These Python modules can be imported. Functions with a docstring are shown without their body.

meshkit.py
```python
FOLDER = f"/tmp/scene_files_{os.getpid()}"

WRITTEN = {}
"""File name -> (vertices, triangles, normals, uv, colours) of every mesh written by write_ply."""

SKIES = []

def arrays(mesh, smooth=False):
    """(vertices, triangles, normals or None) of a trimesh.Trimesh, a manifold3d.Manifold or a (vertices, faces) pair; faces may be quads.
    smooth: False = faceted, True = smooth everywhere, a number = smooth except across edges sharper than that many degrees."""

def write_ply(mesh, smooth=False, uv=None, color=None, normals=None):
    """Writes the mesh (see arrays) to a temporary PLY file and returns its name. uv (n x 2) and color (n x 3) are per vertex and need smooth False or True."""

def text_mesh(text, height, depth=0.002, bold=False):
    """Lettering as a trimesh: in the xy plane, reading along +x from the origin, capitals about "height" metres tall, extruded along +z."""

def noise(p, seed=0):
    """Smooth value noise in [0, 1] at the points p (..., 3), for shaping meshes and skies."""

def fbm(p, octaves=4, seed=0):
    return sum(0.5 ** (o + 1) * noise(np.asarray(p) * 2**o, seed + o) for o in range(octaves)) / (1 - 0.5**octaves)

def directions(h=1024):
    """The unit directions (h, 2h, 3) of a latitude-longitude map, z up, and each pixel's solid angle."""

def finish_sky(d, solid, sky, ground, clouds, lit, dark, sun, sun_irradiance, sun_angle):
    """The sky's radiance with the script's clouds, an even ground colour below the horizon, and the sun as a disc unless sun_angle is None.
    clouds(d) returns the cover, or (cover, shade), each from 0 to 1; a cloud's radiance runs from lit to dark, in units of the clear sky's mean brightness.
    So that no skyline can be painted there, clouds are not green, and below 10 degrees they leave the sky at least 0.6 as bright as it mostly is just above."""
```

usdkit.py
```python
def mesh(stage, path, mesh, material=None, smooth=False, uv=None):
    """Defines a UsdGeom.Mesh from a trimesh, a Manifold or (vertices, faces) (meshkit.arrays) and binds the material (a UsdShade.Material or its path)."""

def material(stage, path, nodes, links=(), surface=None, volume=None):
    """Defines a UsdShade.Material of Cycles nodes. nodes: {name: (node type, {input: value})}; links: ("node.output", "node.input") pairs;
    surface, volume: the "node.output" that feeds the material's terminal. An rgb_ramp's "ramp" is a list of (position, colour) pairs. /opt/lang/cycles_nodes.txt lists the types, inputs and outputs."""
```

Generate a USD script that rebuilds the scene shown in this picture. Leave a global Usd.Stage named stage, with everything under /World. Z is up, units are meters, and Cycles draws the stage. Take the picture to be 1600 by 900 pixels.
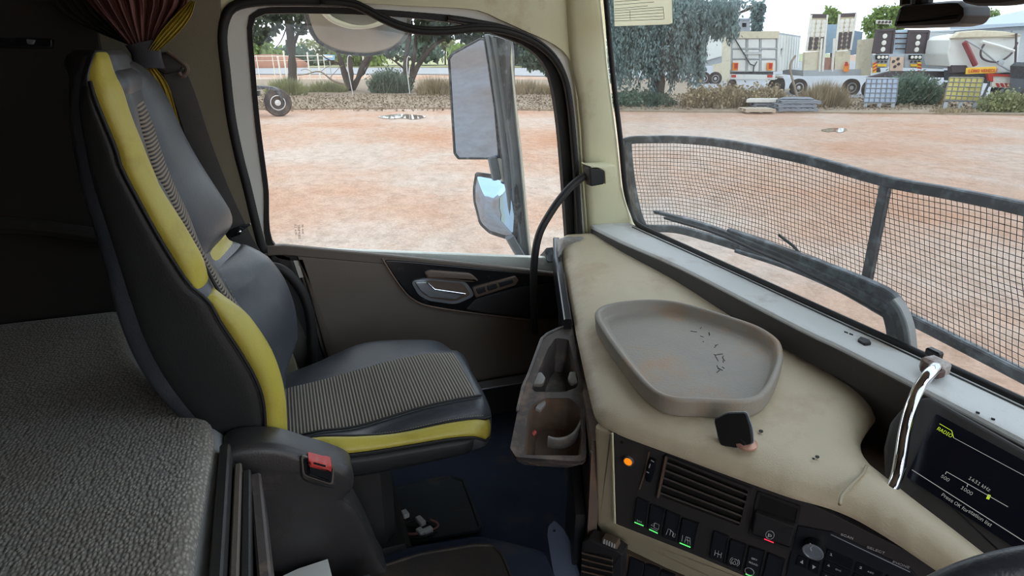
import sys, math, random
import numpy as np, trimesh, usdkit, meshkit
from pxr import Usd, UsdGeom, UsdLux, UsdShade, Gf
from shapely.geometry import Polygon, box as sbox
stage = Usd.Stage.CreateInMemory()
UsdGeom.Xform.Define(stage, '/World')
# ------------------------------------------------------------------ camera
F_PX, HORIZON, VPX = 1000.0, 78.0, 420.0
PITCH = math.atan((450 - HORIZON) / F_PX)
AZ = math.atan((800 - VPX) / (F_PX * math.cos(PITCH) + (450 - HORIZON) * math.sin(PITCH)))
CAM = np.array([0.8, 0.0, 2.6])
H = np.array([-math.cos(AZ), math.sin(AZ), 0.0])
FW = H * math.cos(PITCH) + np.array([0, 0, -math.sin(PITCH)])
RT = np.cross(FW, [0, 0, 1]); RT /= np.linalg.norm(RT)
UP = np.cross(RT, FW)
cam = UsdGeom.Camera.Define(stage, '/World/camera')
cam.CreateHorizontalApertureAttr(36.0); cam.CreateFocalLengthAttr(36.0 * F_PX / 1600)
cam.CreateClippingRangeAttr((0.03, 2000.0))
cam.AddTransformOp().Set(Gf.Matrix4d(*RT, 0, *UP, 0, *(-FW), 0, *CAM, 1))
EXPOSURE = 1.75
cam.CreateExposureAttr(EXPOSURE)
# ------------------------------------------------------------------ light
SKY = 1.0
sky = usdkit.material(stage, '/World/Looks/sky', {
    "s": ("sky_texture", {"sky_type": "hosek_wilkie", "sun_direction": (0.25, -0.75, 0.62), "turbidity": 5.0}),
    "tc": ("texture_coordinate", {}), "n": ("noise_texture", {"scale": 2.2, "detail": 6.0, "roughness": 0.6}),
    "r": ("rgb_ramp", {"ramp": [(0.3, (0.55, 0.55, 0.55)), (0.7, (0.95, 0.95, 0.95))]}),
    "rb": ("rgb_to_bw", {}),
    "m": ("mix", {"color2": (0.93, 0.98, 1.05)}),
    "b": ("background_shader", {"strength": SKY})},
    [("tc.generated", "n.vector"), ("n.fac", "r.fac"), ("r.color", "rb.color"), ("rb.val", "m.fac"), ("s.color", "m.color1"), ("m.color", "b.color")], surface="b.background")
dome = UsdLux.DomeLight.Define(stage, '/World/sky_dome'); dome.CreateIntensityAttr(1.0)
UsdShade.MaterialBindingAPI.Apply(dome.GetPrim()).Bind(sky)
sun = UsdLux.DistantLight.Define(stage, '/World/sun')      # hazy sun, high behind the cab
sun.CreateAngleAttr(6.0); sun.CreateIntensityAttr(1.0); sun.CreateExposureAttr(0.0); sun.CreateColorAttr((1.0, 0.93, 0.82))
_sd = np.array([0.25, -0.75, 0.85]); _sd /= np.linalg.norm(_sd)
_sx = np.cross([0, 0, 1], _sd); _sx /= np.linalg.norm(_sx); _sy = np.cross(_sd, _sx)
sun.AddTransformOp().Set(Gf.Matrix4d(*_sx, 0, *_sy, 0, *_sd, 0, 0, 0, 30, 1))
SUN = 0.7
sun.GetIntensityAttr().Set(SUN)
# ------------------------------------------------------------------ pixel -> plane of the place
def ray(px, py): return RT * (px - 800) - UP * (py - 450) + FW * F_PX
def onx(px, py, x): d = ray(px, py); return CAM + d * ((x - CAM[0]) / d[0])
def ony(px, py, y): d = ray(px, py); return CAM + d * ((y - CAM[1]) / d[1])
def onz(px, py, z): d = ray(px, py); return CAM + d * ((z - CAM[2]) / d[2])
def ond(px, py, D): d = ray(px, py); return CAM + d * (D / (d @ H))
def onp(px, py, o, n): d = ray(px, py); o = np.asarray(o); n = np.asarray(n); return CAM + d * (((o - CAM) @ n) / (d @ n))
def pix(P): v = np.asarray(P) - CAM; return 800 + F_PX * (v @ RT) / (v @ FW), 450 - F_PX * (v @ UP) / (v @ FW)
A = np.array
def nrm(v): v = np.asarray(v, float); return v / np.linalg.norm(v)
# ------------------------------------------------------------------ mesh helpers
def cat(*ms):
    ms = [m for x in ms for m in (x if isinstance(x, (list, tuple)) and not (len(x) == 2 and isinstance(x[0], np.ndarray)) else [x])]
    return trimesh.util.concatenate([m if isinstance(m, trimesh.Trimesh) else trimesh.Trimesh(*m, process=False) for m in ms])
def curve(pts, n=40, closed=False):
    """Catmull-Rom through the points, resampled evenly."""
    p = np.asarray(pts, float); k = len(p)
    if closed: q = np.vstack([p[-1], p, p[0], p[1]])
    else: q = np.vstack([2 * p[0] - p[1], p, 2 * p[-1] - p[-2]])
    out = []
    for i in range(len(q) - 3):
        t = np.linspace(0, 1, 12, endpoint=False)[:, None]; a, b, c, d = q[i:i + 4]
        out.append(0.5 * (2 * b + (c - a) * t + (2 * a - 5 * b + 4 * c - d) * t**2 + (3 * b - a - 3 * c + d) * t**3))
    out = np.vstack(out + [q[-2:-1]])
    s = np.r_[0, np.cumsum(np.linalg.norm(np.diff(out, axis=0), axis=1))]
    u = np.linspace(0, s[-1], n, endpoint=not closed)
    return np.stack([np.interp(u, s, out[:, j]) for j in range(out.shape[1])], 1)
def line(pts, n=20, closed=False):
    p = np.asarray(pts, float)
    if closed: p = np.vstack([p, p[:1]])
    s = np.r_[0, np.cumsum(np.linalg.norm(np.diff(p, axis=0), axis=1))]
    u = np.linspace(0, s[-1], n, endpoint=not closed)
    return np.stack([np.interp(u, s, p[:, j]) for j in range(p.shape[1])], 1)
def rounded(pts, r=0.2, n=5):
    """corner-rounded closed polygon (2D or 3D); r is a share of the shorter side next to each corner."""
    p = np.asarray(pts, float); out = []
    for i in range(len(p)):
        a, b, c = p[i - 1], p[i], p[(i + 1) % len(p)]
        l = min(np.linalg.norm(a - b), np.linalg.norm(c - b)) * r
        s, e = b + nrm(a - b) * l, b + nrm(c - b) * l
        for t in np.linspace(0, 1, n): out.append((1 - t)**2 * s + 2 * t * (1 - t) * b + t * t * e)
    return np.array(out)
def basis(n):
    n = nrm(n); a = A([0, 0, 1.0]) if abs(n[2]) < 0.9 else A([1.0, 0, 0])
    u = nrm(np.cross(a, n)); return u, np.cross(n, u), n
def tri2d(p):
    from mapbox_earcut import triangulate_float64
    return triangulate_float64(np.ascontiguousarray(p), np.array([len(p)], np.uint32)).reshape(-1, 3)
def slab(pts, d, bevel=0.0, prof=None, soft=0, wscale=None):
    """Closed planar outline pts (N,3) swept along d; bevelled rims. prof: list of (inset, share-free depth)."""
    p = np.asarray(pts, float); L = np.linalg.norm(d); u, v, n = basis(d)
    o = p.mean(0); q = np.stack([(p - o) @ u, (p - o) @ v], 1); h = (p - o) @ n
    if np.sum(q[:, 0] * np.roll(q[:, 1], -1) - q[:, 1] * np.roll(q[:, 0], -1)) < 0: q, h, wscale = q[::-1], h[::-1], (None if wscale is None else wscale[::-1])
    keep = np.linalg.norm(q - np.roll(q, 1, 0), axis=1) > 1e-6; q, h = q[keep], h[keep]
    e = np.roll(q, -1, 0) - q; e /= np.linalg.norm(e, axis=1)[:, None]
    en = np.stack([-e[:, 1], e[:, 0]], 1); vn = en + np.roll(en, 1, 0); vn /= np.maximum((vn * en).sum(1), 0.35)[:, None]
    for _ in range(soft): vn = (np.roll(vn, 1, 0) + 2 * vn + np.roll(vn, -1, 0)) / 4
    if wscale is not None: vn = vn * wscale[:, None]
    if prof is None:
        b = min(bevel, L * 0.45)
        prof = [(0, 0), (0, L)] if b <= 0 else [(b, 0), (0.3 * b, 0.3 * b), (0, b), (0, L - b), (0.3 * b, L - 0.3 * b), (b, L)]
    N = len(q); V, Fc = [], []
    for ins, dep in prof:
        w = q + vn * ins; V.append(o + w[:, :1] * u + w[:, 1:] * v + (h + dep)[:, None] * n)
    for k in range(len(prof) - 1):
        i = np.arange(N); j = (i + 1) % N; a, b2 = k * N, (k + 1) * N
        Fc += [np.stack([a + i, a + j, b2 + j], 1), np.stack([a + i, b2 + j, b2 + i], 1)]
    t = tri2d(q); Fc.append(t[:, ::-1]); Fc.append(t + (len(prof) - 1) * N)
    m = trimesh.Trimesh(np.vstack(V), np.vstack(Fc), process=False)
    if m.volume < 0: m.invert()
    return m
def holed(outer, holes, d):
    """Planar plate with holes, swept along d."""
    u, v, n = basis(d); o = np.asarray(outer).mean(0); L = np.linalg.norm(d)
    to = lambda p: np.stack([(np.asarray(p) - o) @ u, (np.asarray(p) - o) @ v], 1)
    g = Polygon(to(outer), [to(h) for h in holes]).buffer(0)
    m = trimesh.creation.extrude_polygon(g, L, engine='earcut')
    T = np.eye(4); T[:3, 0], T[:3, 1], T[:3, 2], T[:3, 3] = u, v, n, o
    m.apply_transform(T); return m
def ring(outer, inner, d, bevel=0.0):
    """Frame between two closed loops with the same number of points, swept along d."""
    o, i, d = np.asarray(outer), np.asarray(inner), np.asarray(d, float); c = bevel
    L = np.linalg.norm(d); dn = d / L
    def mix(t): return o + (i - o) * t
    loops = [o, o + dn * (L - c), mix(min(.35, c * 8)) + d if c else o + d, mix(1 - min(.35, c * 8)) + d if c else i + d, i + dn * (L - c), i]
    return loft(loops, closed=True, wrap=True)
def loft(rings, closed=True, wrap=False, caps=False):
    R = [np.asarray(r, float) for r in rings]; N = len(R[0]); V = np.vstack(R); Fc = []
    K = len(R) if wrap else len(R) - 1
    for k in range(K):
        a, b = k * N, ((k + 1) % len(R)) * N; i = np.arange(N if closed else N - 1); j = (i + 1) % N
        Fc += [np.stack([a + i, a + j, b + j], 1), np.stack([a + i, b + j, b + i], 1)]
    if caps:
        for k, fl in ((0, True), (len(R) - 1, False)):
            c = len(V); V = np.vstack([V, R[k].mean(0)]); i = np.arange(N); j = (i + 1) % N
            t = np.stack([np.full(N, c), k * N + i, k * N + j], 1); Fc.append(t[:, ::-1] if fl else t)
    m = trimesh.Trimesh(V, np.vstack(Fc), process=False)
    if (closed and (caps or wrap)) and m.volume < 0: m.invert()
    return m
def tube(path, r, n=10, flat=1.0, flatdir=None):
    """Round (or flattened) tube along a path with end caps; r a number or one per point."""
    p = np.asarray(path, float); t = np.gradient(p, axis=0); t /= np.linalg.norm(t, axis=1)[:, None]
    r = np.broadcast_to(r, len(p)); a = A([0, 0, 1.0]) if abs(t[0][2]) < 0.9 else A([1.0, 0, 0])
    u = nrm(np.cross(a, t[0])) if flatdir is None else nrm(flatdir); R = []
    ang = np.linspace(0, 2 * np.pi, n, endpoint=False)
    for k in range(len(p)):
        u = nrm(u - t[k] * (u @ t[k])); v = np.cross(t[k], u)
        R.append(p[k] + r[k] * (np.cos(ang)[:, None] * u * flat + np.sin(ang)[:, None] * v))
    return loft(R, caps=True)
def beam(path, w, h, wdir, cham=0.15):
    """Chamfered rectangular bar along a path; w along wdir, h across."""
    p = np.asarray(path, float); t = np.gradient(p, axis=0); t /= np.linalg.norm(t, axis=1)[:, None]; R = []
    c = cham * min(w, h)
    sec = A([(-w/2+c, -h/2), (w/2-c, -h/2), (w/2, -h/2+c), (w/2, h/2-c), (w/2-c, h/2), (-w/2+c, h/2), (-w/2, h/2-c), (-w/2, -h/2+c)])
    for k in range(len(p)):
        wd = np.asarray(wdir[k] if np.ndim(wdir) == 2 else wdir, float)
        u = nrm(wd - t[k] * (wd @ t[k])); v = np.cross(t[k], u)
        R.append(p[k] + sec[:, :1] * u + sec[:, 1:] * v)
    return loft(R, caps=True)
def sheet(grid, th):
    """Closed sheet from an (n,m,3) grid; th a vector or a thickness along the normals."""
    g = np.asarray(grid, float); n, m = g.shape[:2]
    if np.ndim(th) == 0:
        du, dv = np.gradient(g, axis=0), np.gradient(g, axis=1); nn = np.cross(du, dv)
        nn /= np.maximum(np.linalg.norm(nn, axis=2, keepdims=True), 1e-9); off = nn * th
    else: off = np.broadcast_to(th, g.shape)
    V = np.vstack([g.reshape(-1, 3), (g + off).reshape(-1, 3)]); I = np.arange(n * m).reshape(n, m)
    a, b, c, d = I[:-1, :-1].ravel(), I[:-1, 1:].ravel(), I[1:, 1:].ravel(), I[1:, :-1].ravel(); k = n * m
    Fc = [np.stack([a, c, b], 1), np.stack([a, d, c], 1), np.stack([a, b, c], 1) + k, np.stack([a, c, d], 1) + k]
    rim = np.r_[I[0, :-1], I[:-1, -1], I[-1, :0:-1], I[:0:-1, 0]]; rj = np.roll(rim, -1)
    Fc += [np.stack([rim, rj, rj + k], 1), np.stack([rim, rj + k, rim + k], 1)]
    me = trimesh.Trimesh(V, np.vstack(Fc), process=False)
    if me.volume < 0: me.invert()
    return me
def rbox(c, size, b=0.01, axes=None):
    """Chamfered box at c; axes: 3x3 rows (u,v,w)."""
    s = np.asarray(size, float) / 2; b = min(b, *(s * 0.9)); ax = np.eye(3) if axes is None else np.asarray(axes)
    q = []
    for sx in (-1, 1):
        for sy in (-1, 1):
            for sz in (-1, 1):
                for k in range(3):
                    v = s - b; v = v.copy(); v[k] = s[k]; q.append(v * (sx, sy, sz))
    m = trimesh.convex.convex_hull(A(q)); return trimesh.Trimesh(np.asarray(m.vertices) @ ax + np.asarray(c), m.faces, process=False)
def lathe(prof, c, axis, n=24):
    """prof: (radius, along) pairs turned about the axis through c."""
    u, v, w = basis(axis); ang = np.linspace(0, 2 * np.pi, n, endpoint=False)
    R = [np.asarray(c) + r * (np.cos(ang)[:, None] * u + np.sin(ang)[:, None] * v) + h * w for r, h in prof]
    return loft(R, caps=True)
def ball(c, r, sub=2):
    m = trimesh.creation.icosphere(sub); return trimesh.Trimesh(np.asarray(m.vertices) * np.asarray(r) + np.asarray(c), m.faces, process=False)
def text(s, h, o, u, v, depth=0.0006, bold=False, center=False):
    m = meshkit.text_mesh(s, h, depth, bold); V = np.asarray(m.vertices).copy()
    if center: V[:, 0] -= (V[:, 0].max() + V[:, 0].min()) / 2
    u, v = nrm(u), nrm(v); v = nrm(v - u * (u @ v)); w = np.cross(u, v)
    return trimesh.Trimesh(np.asarray(o) + V[:, :1] * u + V[:, 1:2] * v + V[:, 2:] * w, m.faces, process=False)
# ------------------------------------------------------------------ scene helpers
used = {}
def numbered(path):
    k = used.get(path, 0); used[path] = k + 1
    return path if k == 0 else f'{path}_{k:03d}'
def tag(p, label=None, cat=None, group=None, kind=None):
    for k, v in (('label', label), ('category', cat), ('group', group), ('kind', kind)):
        if v: p.SetCustomDataByKey(k, v)
class Thing:
    """An Xform at the thing's base; part() adds world-space meshes as children."""
    def __init__(s, name, label=None, cat=None, base=(0, 0, 0), group=None, kind=None):
        s.path = numbered('/World/' + name); s.base = np.asarray(base, float)
        x = UsdGeom.Xform.Define(stage, s.path); x.AddTranslateOp().Set(Gf.Vec3d(*map(float, s.base)))
        s.prim = x.GetPrim(); tag(s.prim, label, cat, group, kind)
    def part(s, name, mesh, mat, smooth=35, under=None, label=None, kind=None):
        path = numbered((under or s.path) + '/' + name)
        m = trimesh.Trimesh(np.asarray(mesh.vertices) - s.base, mesh.faces, process=False)
        pr = usdkit.mesh(stage, path, m, mat, smooth=smooth).GetPrim(); tag(pr, label, None, None, kind)
        return path
def one(name, mesh, mat, label=None, cat=None, group=None, kind=None, smooth=35):
    path = numbered('/World/' + name); p = usdkit.mesh(stage, path, mesh, mat, smooth=smooth).GetPrim()
    tag(p, label, cat, group, kind); return path
def copy(src, loc, rotz, label, group=None, cat=None, scale=None):
    path = numbered(src.path.rsplit('_0', 1)[0] if src.path[-4:-3] == '_' else src.path)
    x = UsdGeom.Xform.Define(stage, path); x.GetPrim().GetReferences().AddInternalReference(src.path)
    x.GetPrim().SetInstanceable(True); x.ClearXformOpOrder()
    x.AddTranslateOp().Set(Gf.Vec3d(*map(float, loc)))
    if rotz: x.AddRotateZOp().Set(float(rotz))
    if scale: x.AddScaleOp().Set(Gf.Vec3f(*map(float, scale)))
    tag(x.GetPrim(), label, cat, group); return x
# ------------------------------------------------------------------ materials
def lin(c):
    c = np.asarray(c, float) / 255; return tuple(np.where(c <= .04045, c / 12.92, ((c + .055) / 1.055)**2.4))
def M(name, col, rough=.6, metal=0., var=.12, scale=6., bump=0., bscale=200., spec=.5, dust=None, dfac=(.5, .75), dscale=5., coat=0., sheen=0., stretch=None, transl=0.):
    """Plastic / paint / cloth: colour varied by noise, an optional second colour in patches, fine bump."""
    c = np.array(lin(col)); P_ = '/World/Looks/' + name
    N = {"tc": ("texture_coordinate", {}), "n": ("noise_texture", {"scale": scale, "detail": 5., "roughness": .6}),
         "r": ("rgb_ramp", {"ramp": [(.25, c * (1 - var)), (.75, np.minimum(c * (1 + var), .95))]}),
         "p": ("principled_bsdf", {"roughness": rough, "metallic": metal, "specular_ior_level": spec, "coat_weight": coat, "coat_roughness": .15, "sheen_weight": sheen})}
    Lk = [("n.fac", "r.fac")]; src = "tc.object"
    if stretch is not None:
        N["mp"] = ("mapping", {"scale": stretch}); Lk.append(("tc.object", "mp.vector")); src = "mp.vector"
    Lk.append((src, "n.vector")); out = "r.color"
    if dust is not None:
        N["n2"] = ("noise_texture", {"scale": dscale, "detail": 6., "roughness": .65}); N["r2"] = ("rgb_ramp", {"ramp": [(dfac[0], (0, 0, 0)), (dfac[1], (1, 1, 1))]})
        N["bw"] = ("rgb_to_bw", {}); N["mx"] = ("mix", {"color2": lin(dust)})
        Lk += [(src, "n2.vector"), ("n2.fac", "r2.fac"), ("r2.color", "bw.color"), ("bw.val", "mx.fac"), (out, "mx.color1")]; out = "mx.color"
    Lk.append((out, "p.base_color"))
    if bump:
        N["bn"] = ("noise_texture", {"scale": bscale, "detail": 3.}); N["b"] = ("bump", {"strength": bump, "distance": .002})
        Lk += [("tc.object", "bn.vector"), ("bn.fac", "b.height"), ("b.normal", "p.normal")]
    if transl:
        N["t"] = ("translucent_bsdf", {}); N["mc"] = ("mix_closure", {"fac": transl}); Lk += [(out, "t.color"), ("p.BSDF", "mc.closure1"), ("t.BSDF", "mc.closure2")]
        return usdkit.material(stage, P_, N, Lk, surface="mc.closure")
    return usdkit.material(stage, P_, N, Lk, surface="p.BSDF")
def EM(name, col, s):
    return usdkit.material(stage, '/World/Looks/' + name, {"e": ("emission", {"color": lin(col), "strength": s})}, [], surface="e.emission")
def MIR(name, col, rough):
    return usdkit.material(stage, '/World/Looks/' + name, {"p": ("principled_bsdf", {"base_color": lin(col), "metallic": 1., "roughness": rough})}, [], surface="p.BSDF")
def GLASS(name, tint, dirt):
    """Clear pane: sun passes, fresnel mirror, a thin film of dust."""
    return usdkit.material(stage, '/World/Looks/' + name, {
        "t": ("transparent_bsdf", {"color": tint}), "g": ("glossy_bsdf", {"roughness": .02, "color": (.9, .95, 1)}), "f": ("layer_weight", {"blend": .5}), "pw": ("math", {"math_type": "power", "value2": 5.}), "fm": ("math", {"math_type": "multiply_add", "value2": .45, "value3": .015}),
        "mc": ("mix_closure", {}), "d": ("diffuse_bsdf", {"color": lin((205, 205, 205))}), "tc": ("texture_coordinate", {}), "n": ("noise_texture", {"scale": 3., "detail": 8., "roughness": .7}),
        "r": ("rgb_ramp", {"ramp": [(.35, (dirt * .3,) * 3), (.75, (dirt,) * 3)]}), "bw": ("rgb_to_bw", {}), "m2": ("mix_closure", {})},
        [("f.facing", "pw.value1"), ("pw.value", "fm.value1"), ("fm.value", "mc.fac"), ("t.BSDF", "mc.closure1"), ("g.BSDF", "mc.closure2"), ("tc.object", "n.vector"), ("n.fac", "r.fac"), ("r.color", "bw.color"), ("bw.val", "m2.fac"),
         ("mc.closure", "m2.closure1"), ("d.BSDF", "m2.closure2")], surface="m2.closure")
def STRIPE(name, c1, c2, direction, scale, duty=.5):
    """Ribbed cloth: alternate dark and pale cords."""
    return usdkit.material(stage, '/World/Looks/' + name, {
        "tc": ("texture_coordinate", {}), "w": ("wave_texture", {"wave_type": "bands", "bands_direction": direction, "scale": scale, "distortion": .15, "detail": 1., "detail_scale": 1.}),
        "r": ("rgb_ramp", {"ramp": [(duty - .2, lin(c1)), (duty + .2, lin(c2))]}), "b": ("bump", {"strength": .6, "distance": .003}),
        "p": ("principled_bsdf", {"roughness": .85, "sheen_weight": .2})},
        [("tc.object", "w.vector"), ("w.fac", "r.fac"), ("r.color", "p.base_color"), ("w.fac", "b.height"), ("b.normal", "p.normal")], surface="p.BSDF")
# ------------------------------------------------------------------ palette
cream = M('cream_plastic', (226, 221, 184), .55, bump=.15, bscale=350, var=.06, dust=(170, 130, 92), dfac=(.58, .85), dscale=4)
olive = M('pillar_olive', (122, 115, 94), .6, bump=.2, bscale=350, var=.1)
beige = M('dash_beige', (198, 184, 156), .5, bump=.35, bscale=420, var=.07, dust=(160, 124, 88), dfac=(.5, .8), dscale=3.5)
beige_trim = M('beige_trim', (165, 152, 126), .5, bump=.2, bscale=400, var=.07)
ledge_grey = M('ledge_grey', (208, 209, 206), .55, bump=.3, bscale=400, var=.06, dust=(150, 128, 105), dfac=(.55, .8), dscale=6)
card_brown = M('door_card', (104, 95, 86), .55, bump=.3, bscale=380, var=.05)
dark_plastic = M('dark_plastic', (44, 43, 43), .5, bump=.2, bscale=350, var=.1, dust=(100, 78, 60), dfac=(.6, .9), dscale=9)
slat_grey = M('slat_grey', (84, 77, 72), .5, var=.1)
panel_black = M('panel_black', (56, 53, 52), .55, bump=.15, bscale=400, var=.1, dust=(80, 66, 54), dfac=(.6, .9), dscale=10)
key_black = M('key_black', (36, 37, 41), .4, var=.08)
gloss_black = M('gloss_black', (24, 25, 28), .25, var=.1, dust=(90, 90, 95), dfac=(.62, .8), dscale=14)
rubber = M('rubber', (24, 23, 22), .6, var=.2, bump=.1)
white_paint = M('white_paint', (230, 231, 222), .35, var=.04, dust=(150, 130, 110), dfac=(.62, .85), dscale=12)
silver = M('satin_silver', (176, 182, 188), .3, metal=.7, var=.05)
chrome = MIR('chrome', (225, 228, 232), .08)
brown_plastic = M('dusty_brown_plastic', (104, 88, 76), .5, bump=.2, bscale=300, dust=(150, 118, 90), dfac=(.5, .8), dscale=8)
holder_brown = M('holder_plastic', (88, 82, 80), .38, var=.12, bump=.1, dust=(150, 130, 115), dfac=(.52, .8), dscale=18)
holder_grey = M('holder_arm_grey', (150, 150, 146), .45, dust=(130, 105, 85), dfac=(.5, .8), dscale=20)
wall_dark = M('sleeper_trim', (50, 46, 42), .9, bump=.4, bscale=500, var=.1)
yellow = M('yellow_leather', (192, 178, 76), .4, bump=.25, bscale=260, var=.08, dust=(150, 128, 44), dfac=(.55, .85), dscale=9)
leather = M('black_leather', (54, 58, 65), .36, spec=.6, bump=.25, bscale=300, var=.12, dust=(86, 88, 92), dfac=(.5, .85), dscale=8)
side_cloth = M('seat_side_vinyl', (33, 35, 35), .55, bump=.2, bscale=300, var=.12)
piping = M('piping', (22, 22, 24), .6)
thread = M('thread', (140, 136, 120), .8)
stripe_back = STRIPE('ribbed_backrest', (32, 30, 32), (150, 136, 116), 'z', 46.)
stripe_cush = STRIPE('ribbed_cushion', (44, 41, 40), (148, 137, 120), 'y', 42.)
webbing = M('webbing', (76, 73, 70), .8, bump=.5, bscale=700, stretch=None)
maroon = M('maroon_curtain', (140, 98, 92), .85, bump=.3, bscale=500, dust=(130, 100, 80), dfac=(.5, .8), dscale=7, transl=.15)
yellow_cloth = M('yellow_curtain', (190, 168, 62), .8, bump=.3, bscale=500, transl=.2)
strap_grey = M('strap_grey', (64, 64, 68), .8, bump=.3, bscale=500)
carpet = M('navy_carpet', (44, 54, 74), .95, bump=1., bscale=600, var=.25, dust=(84, 74, 62), dfac=(.58, .85), dscale=6)
mat_dark = M('floor_mat', (40, 46, 50), .8, bump=.6, bscale=400, var=.2, dust=(92, 76, 60), dfac=(.55, .85), dscale=7)
tunnel_brown = M('tunnel_mat', (56, 50, 46), .8, bump=.5, bscale=350, var=.2, dust=(90, 72, 58), dfac=(.5, .8), dscale=8)
flap_blue = M('flap_blue', (92, 102, 122), .9, bump=.6, bscale=500)
paper = M('paper', (214, 214, 208), .8, var=.04)
conn_white = M('connector_white', (190, 192, 190), .5)
print_ink = M('ink', (190, 192, 192), .6)
print_dark = M('dark_ink', (70, 66, 58), .8)
red_plastic = M('red_button', (206, 66, 60), .45, dust=(190, 130, 120), dfac=(.5, .8), dscale=40)
steel_tray = M('tray_rubber', (148, 141, 130), .5, bump=.3, bscale=200, var=.1, dust=(176, 128, 80), dfac=(.52, .8), dscale=5)
glass_side = GLASS('side_glass', (.86, .88, .88), .07)
glass_front = GLASS('windscreen_glass', (.80, .84, .86), .12)
lit_green = EM('lit_green', (90, 230, 110), .4)
lit_red = EM('lit_red', (235, 50, 70), .45)
lit_white = EM('lit_white', (190, 195, 190), .14)
lit_lime = EM('lit_lime', (190, 215, 60), .25)
lit_amber = EM('lit_amber', (240, 130, 20), .35)
screen_mat = M('screen_black', (14, 16, 26), .25, var=.02)
# mattress weave: raised dimples
mattress_top = usdkit.material(stage, '/World/Looks/mattress_weave', {
    "tc": ("texture_coordinate", {}), "mp": ("mapping", {"scale": (1.0, 1.35, 1.0)}), "v": ("voronoi_texture", {"scale": 115., "feature": "f1", "randomness": .65}),
    "r": ("rgb_ramp", {"ramp": [(.1, lin((186, 181, 170))), (.55, lin((128, 123, 115)))]}), "b": ("bump", {"strength": .9, "distance": .004, "invert": True}),
    "n": ("noise_texture", {"scale": 5., "detail": 5.}), "r2": ("rgb_ramp", {"ramp": [(.4, (1, 1, 1)), (.75, (.82, .76, .68))]}), "mx": ("mix", {"mix_type": "multiply", "fac": 1.}),
    "p": ("principled_bsdf", {"roughness": .9, "sheen_weight": .3})},
    [("tc.object", "mp.vector"), ("mp.vector", "v.vector"), ("v.distance", "r.fac"), ("v.distance", "b.height"), ("tc.object", "n.vector"), ("n.fac", "r2.fac"), ("r.color", "mx.color1"),
     ("r2.color", "mx.color2"), ("mx.color", "p.base_color"), ("b.normal", "p.normal")], surface="p.BSDF")
mattress_side = M('mattress_side', (150, 152, 152), .9, bump=.5, bscale=500)
# ------------------------------------------------------------------ cab shell
XW = -1.10
FLOOR = 1.40
def pxs(pts, x): return A([onx(a, b, x) for a, b in pts])
ap = pxs([(348, 60), (352, 110), (360, 180), (373, 240), (385, 290), (411, 395)], XW)
ap_r = pxs([(640, 9), (740, 15), (780, 30), (820, 48), (860, 66), (886, 86), (895, 110), (900, 150), (905, 200), (910, 280), (917, 368)], XW)
top_l = pxs([(349, 40), (356, 20), (372, 8), (420, 2), (520, 3)], XW)
y0, y1 = ap[-1][1], ap_r[-1][1]
aperture = np.vstack([curve(np.vstack([ap[::-1], top_l, ap_r]), 70), [(XW, y1, 1.45)], [(XW, y0 + .08, 1.45)]])
wl = A([(XW, -1.05, 1.36), (XW, 1.06, 1.36), (XW, 1.06, 2.0), (XW, .93, 3.1), (XW, -1.05, 3.1)])
one('wall_left', holed(wl, [aperture], (-.07, 0, 0)), cream, kind='structure', smooth=False)
one('wall_rear', rbox((0, -1.08, 2.23), (2.4, .06, 1.8), .01), wall_dark, kind='structure')
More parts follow.
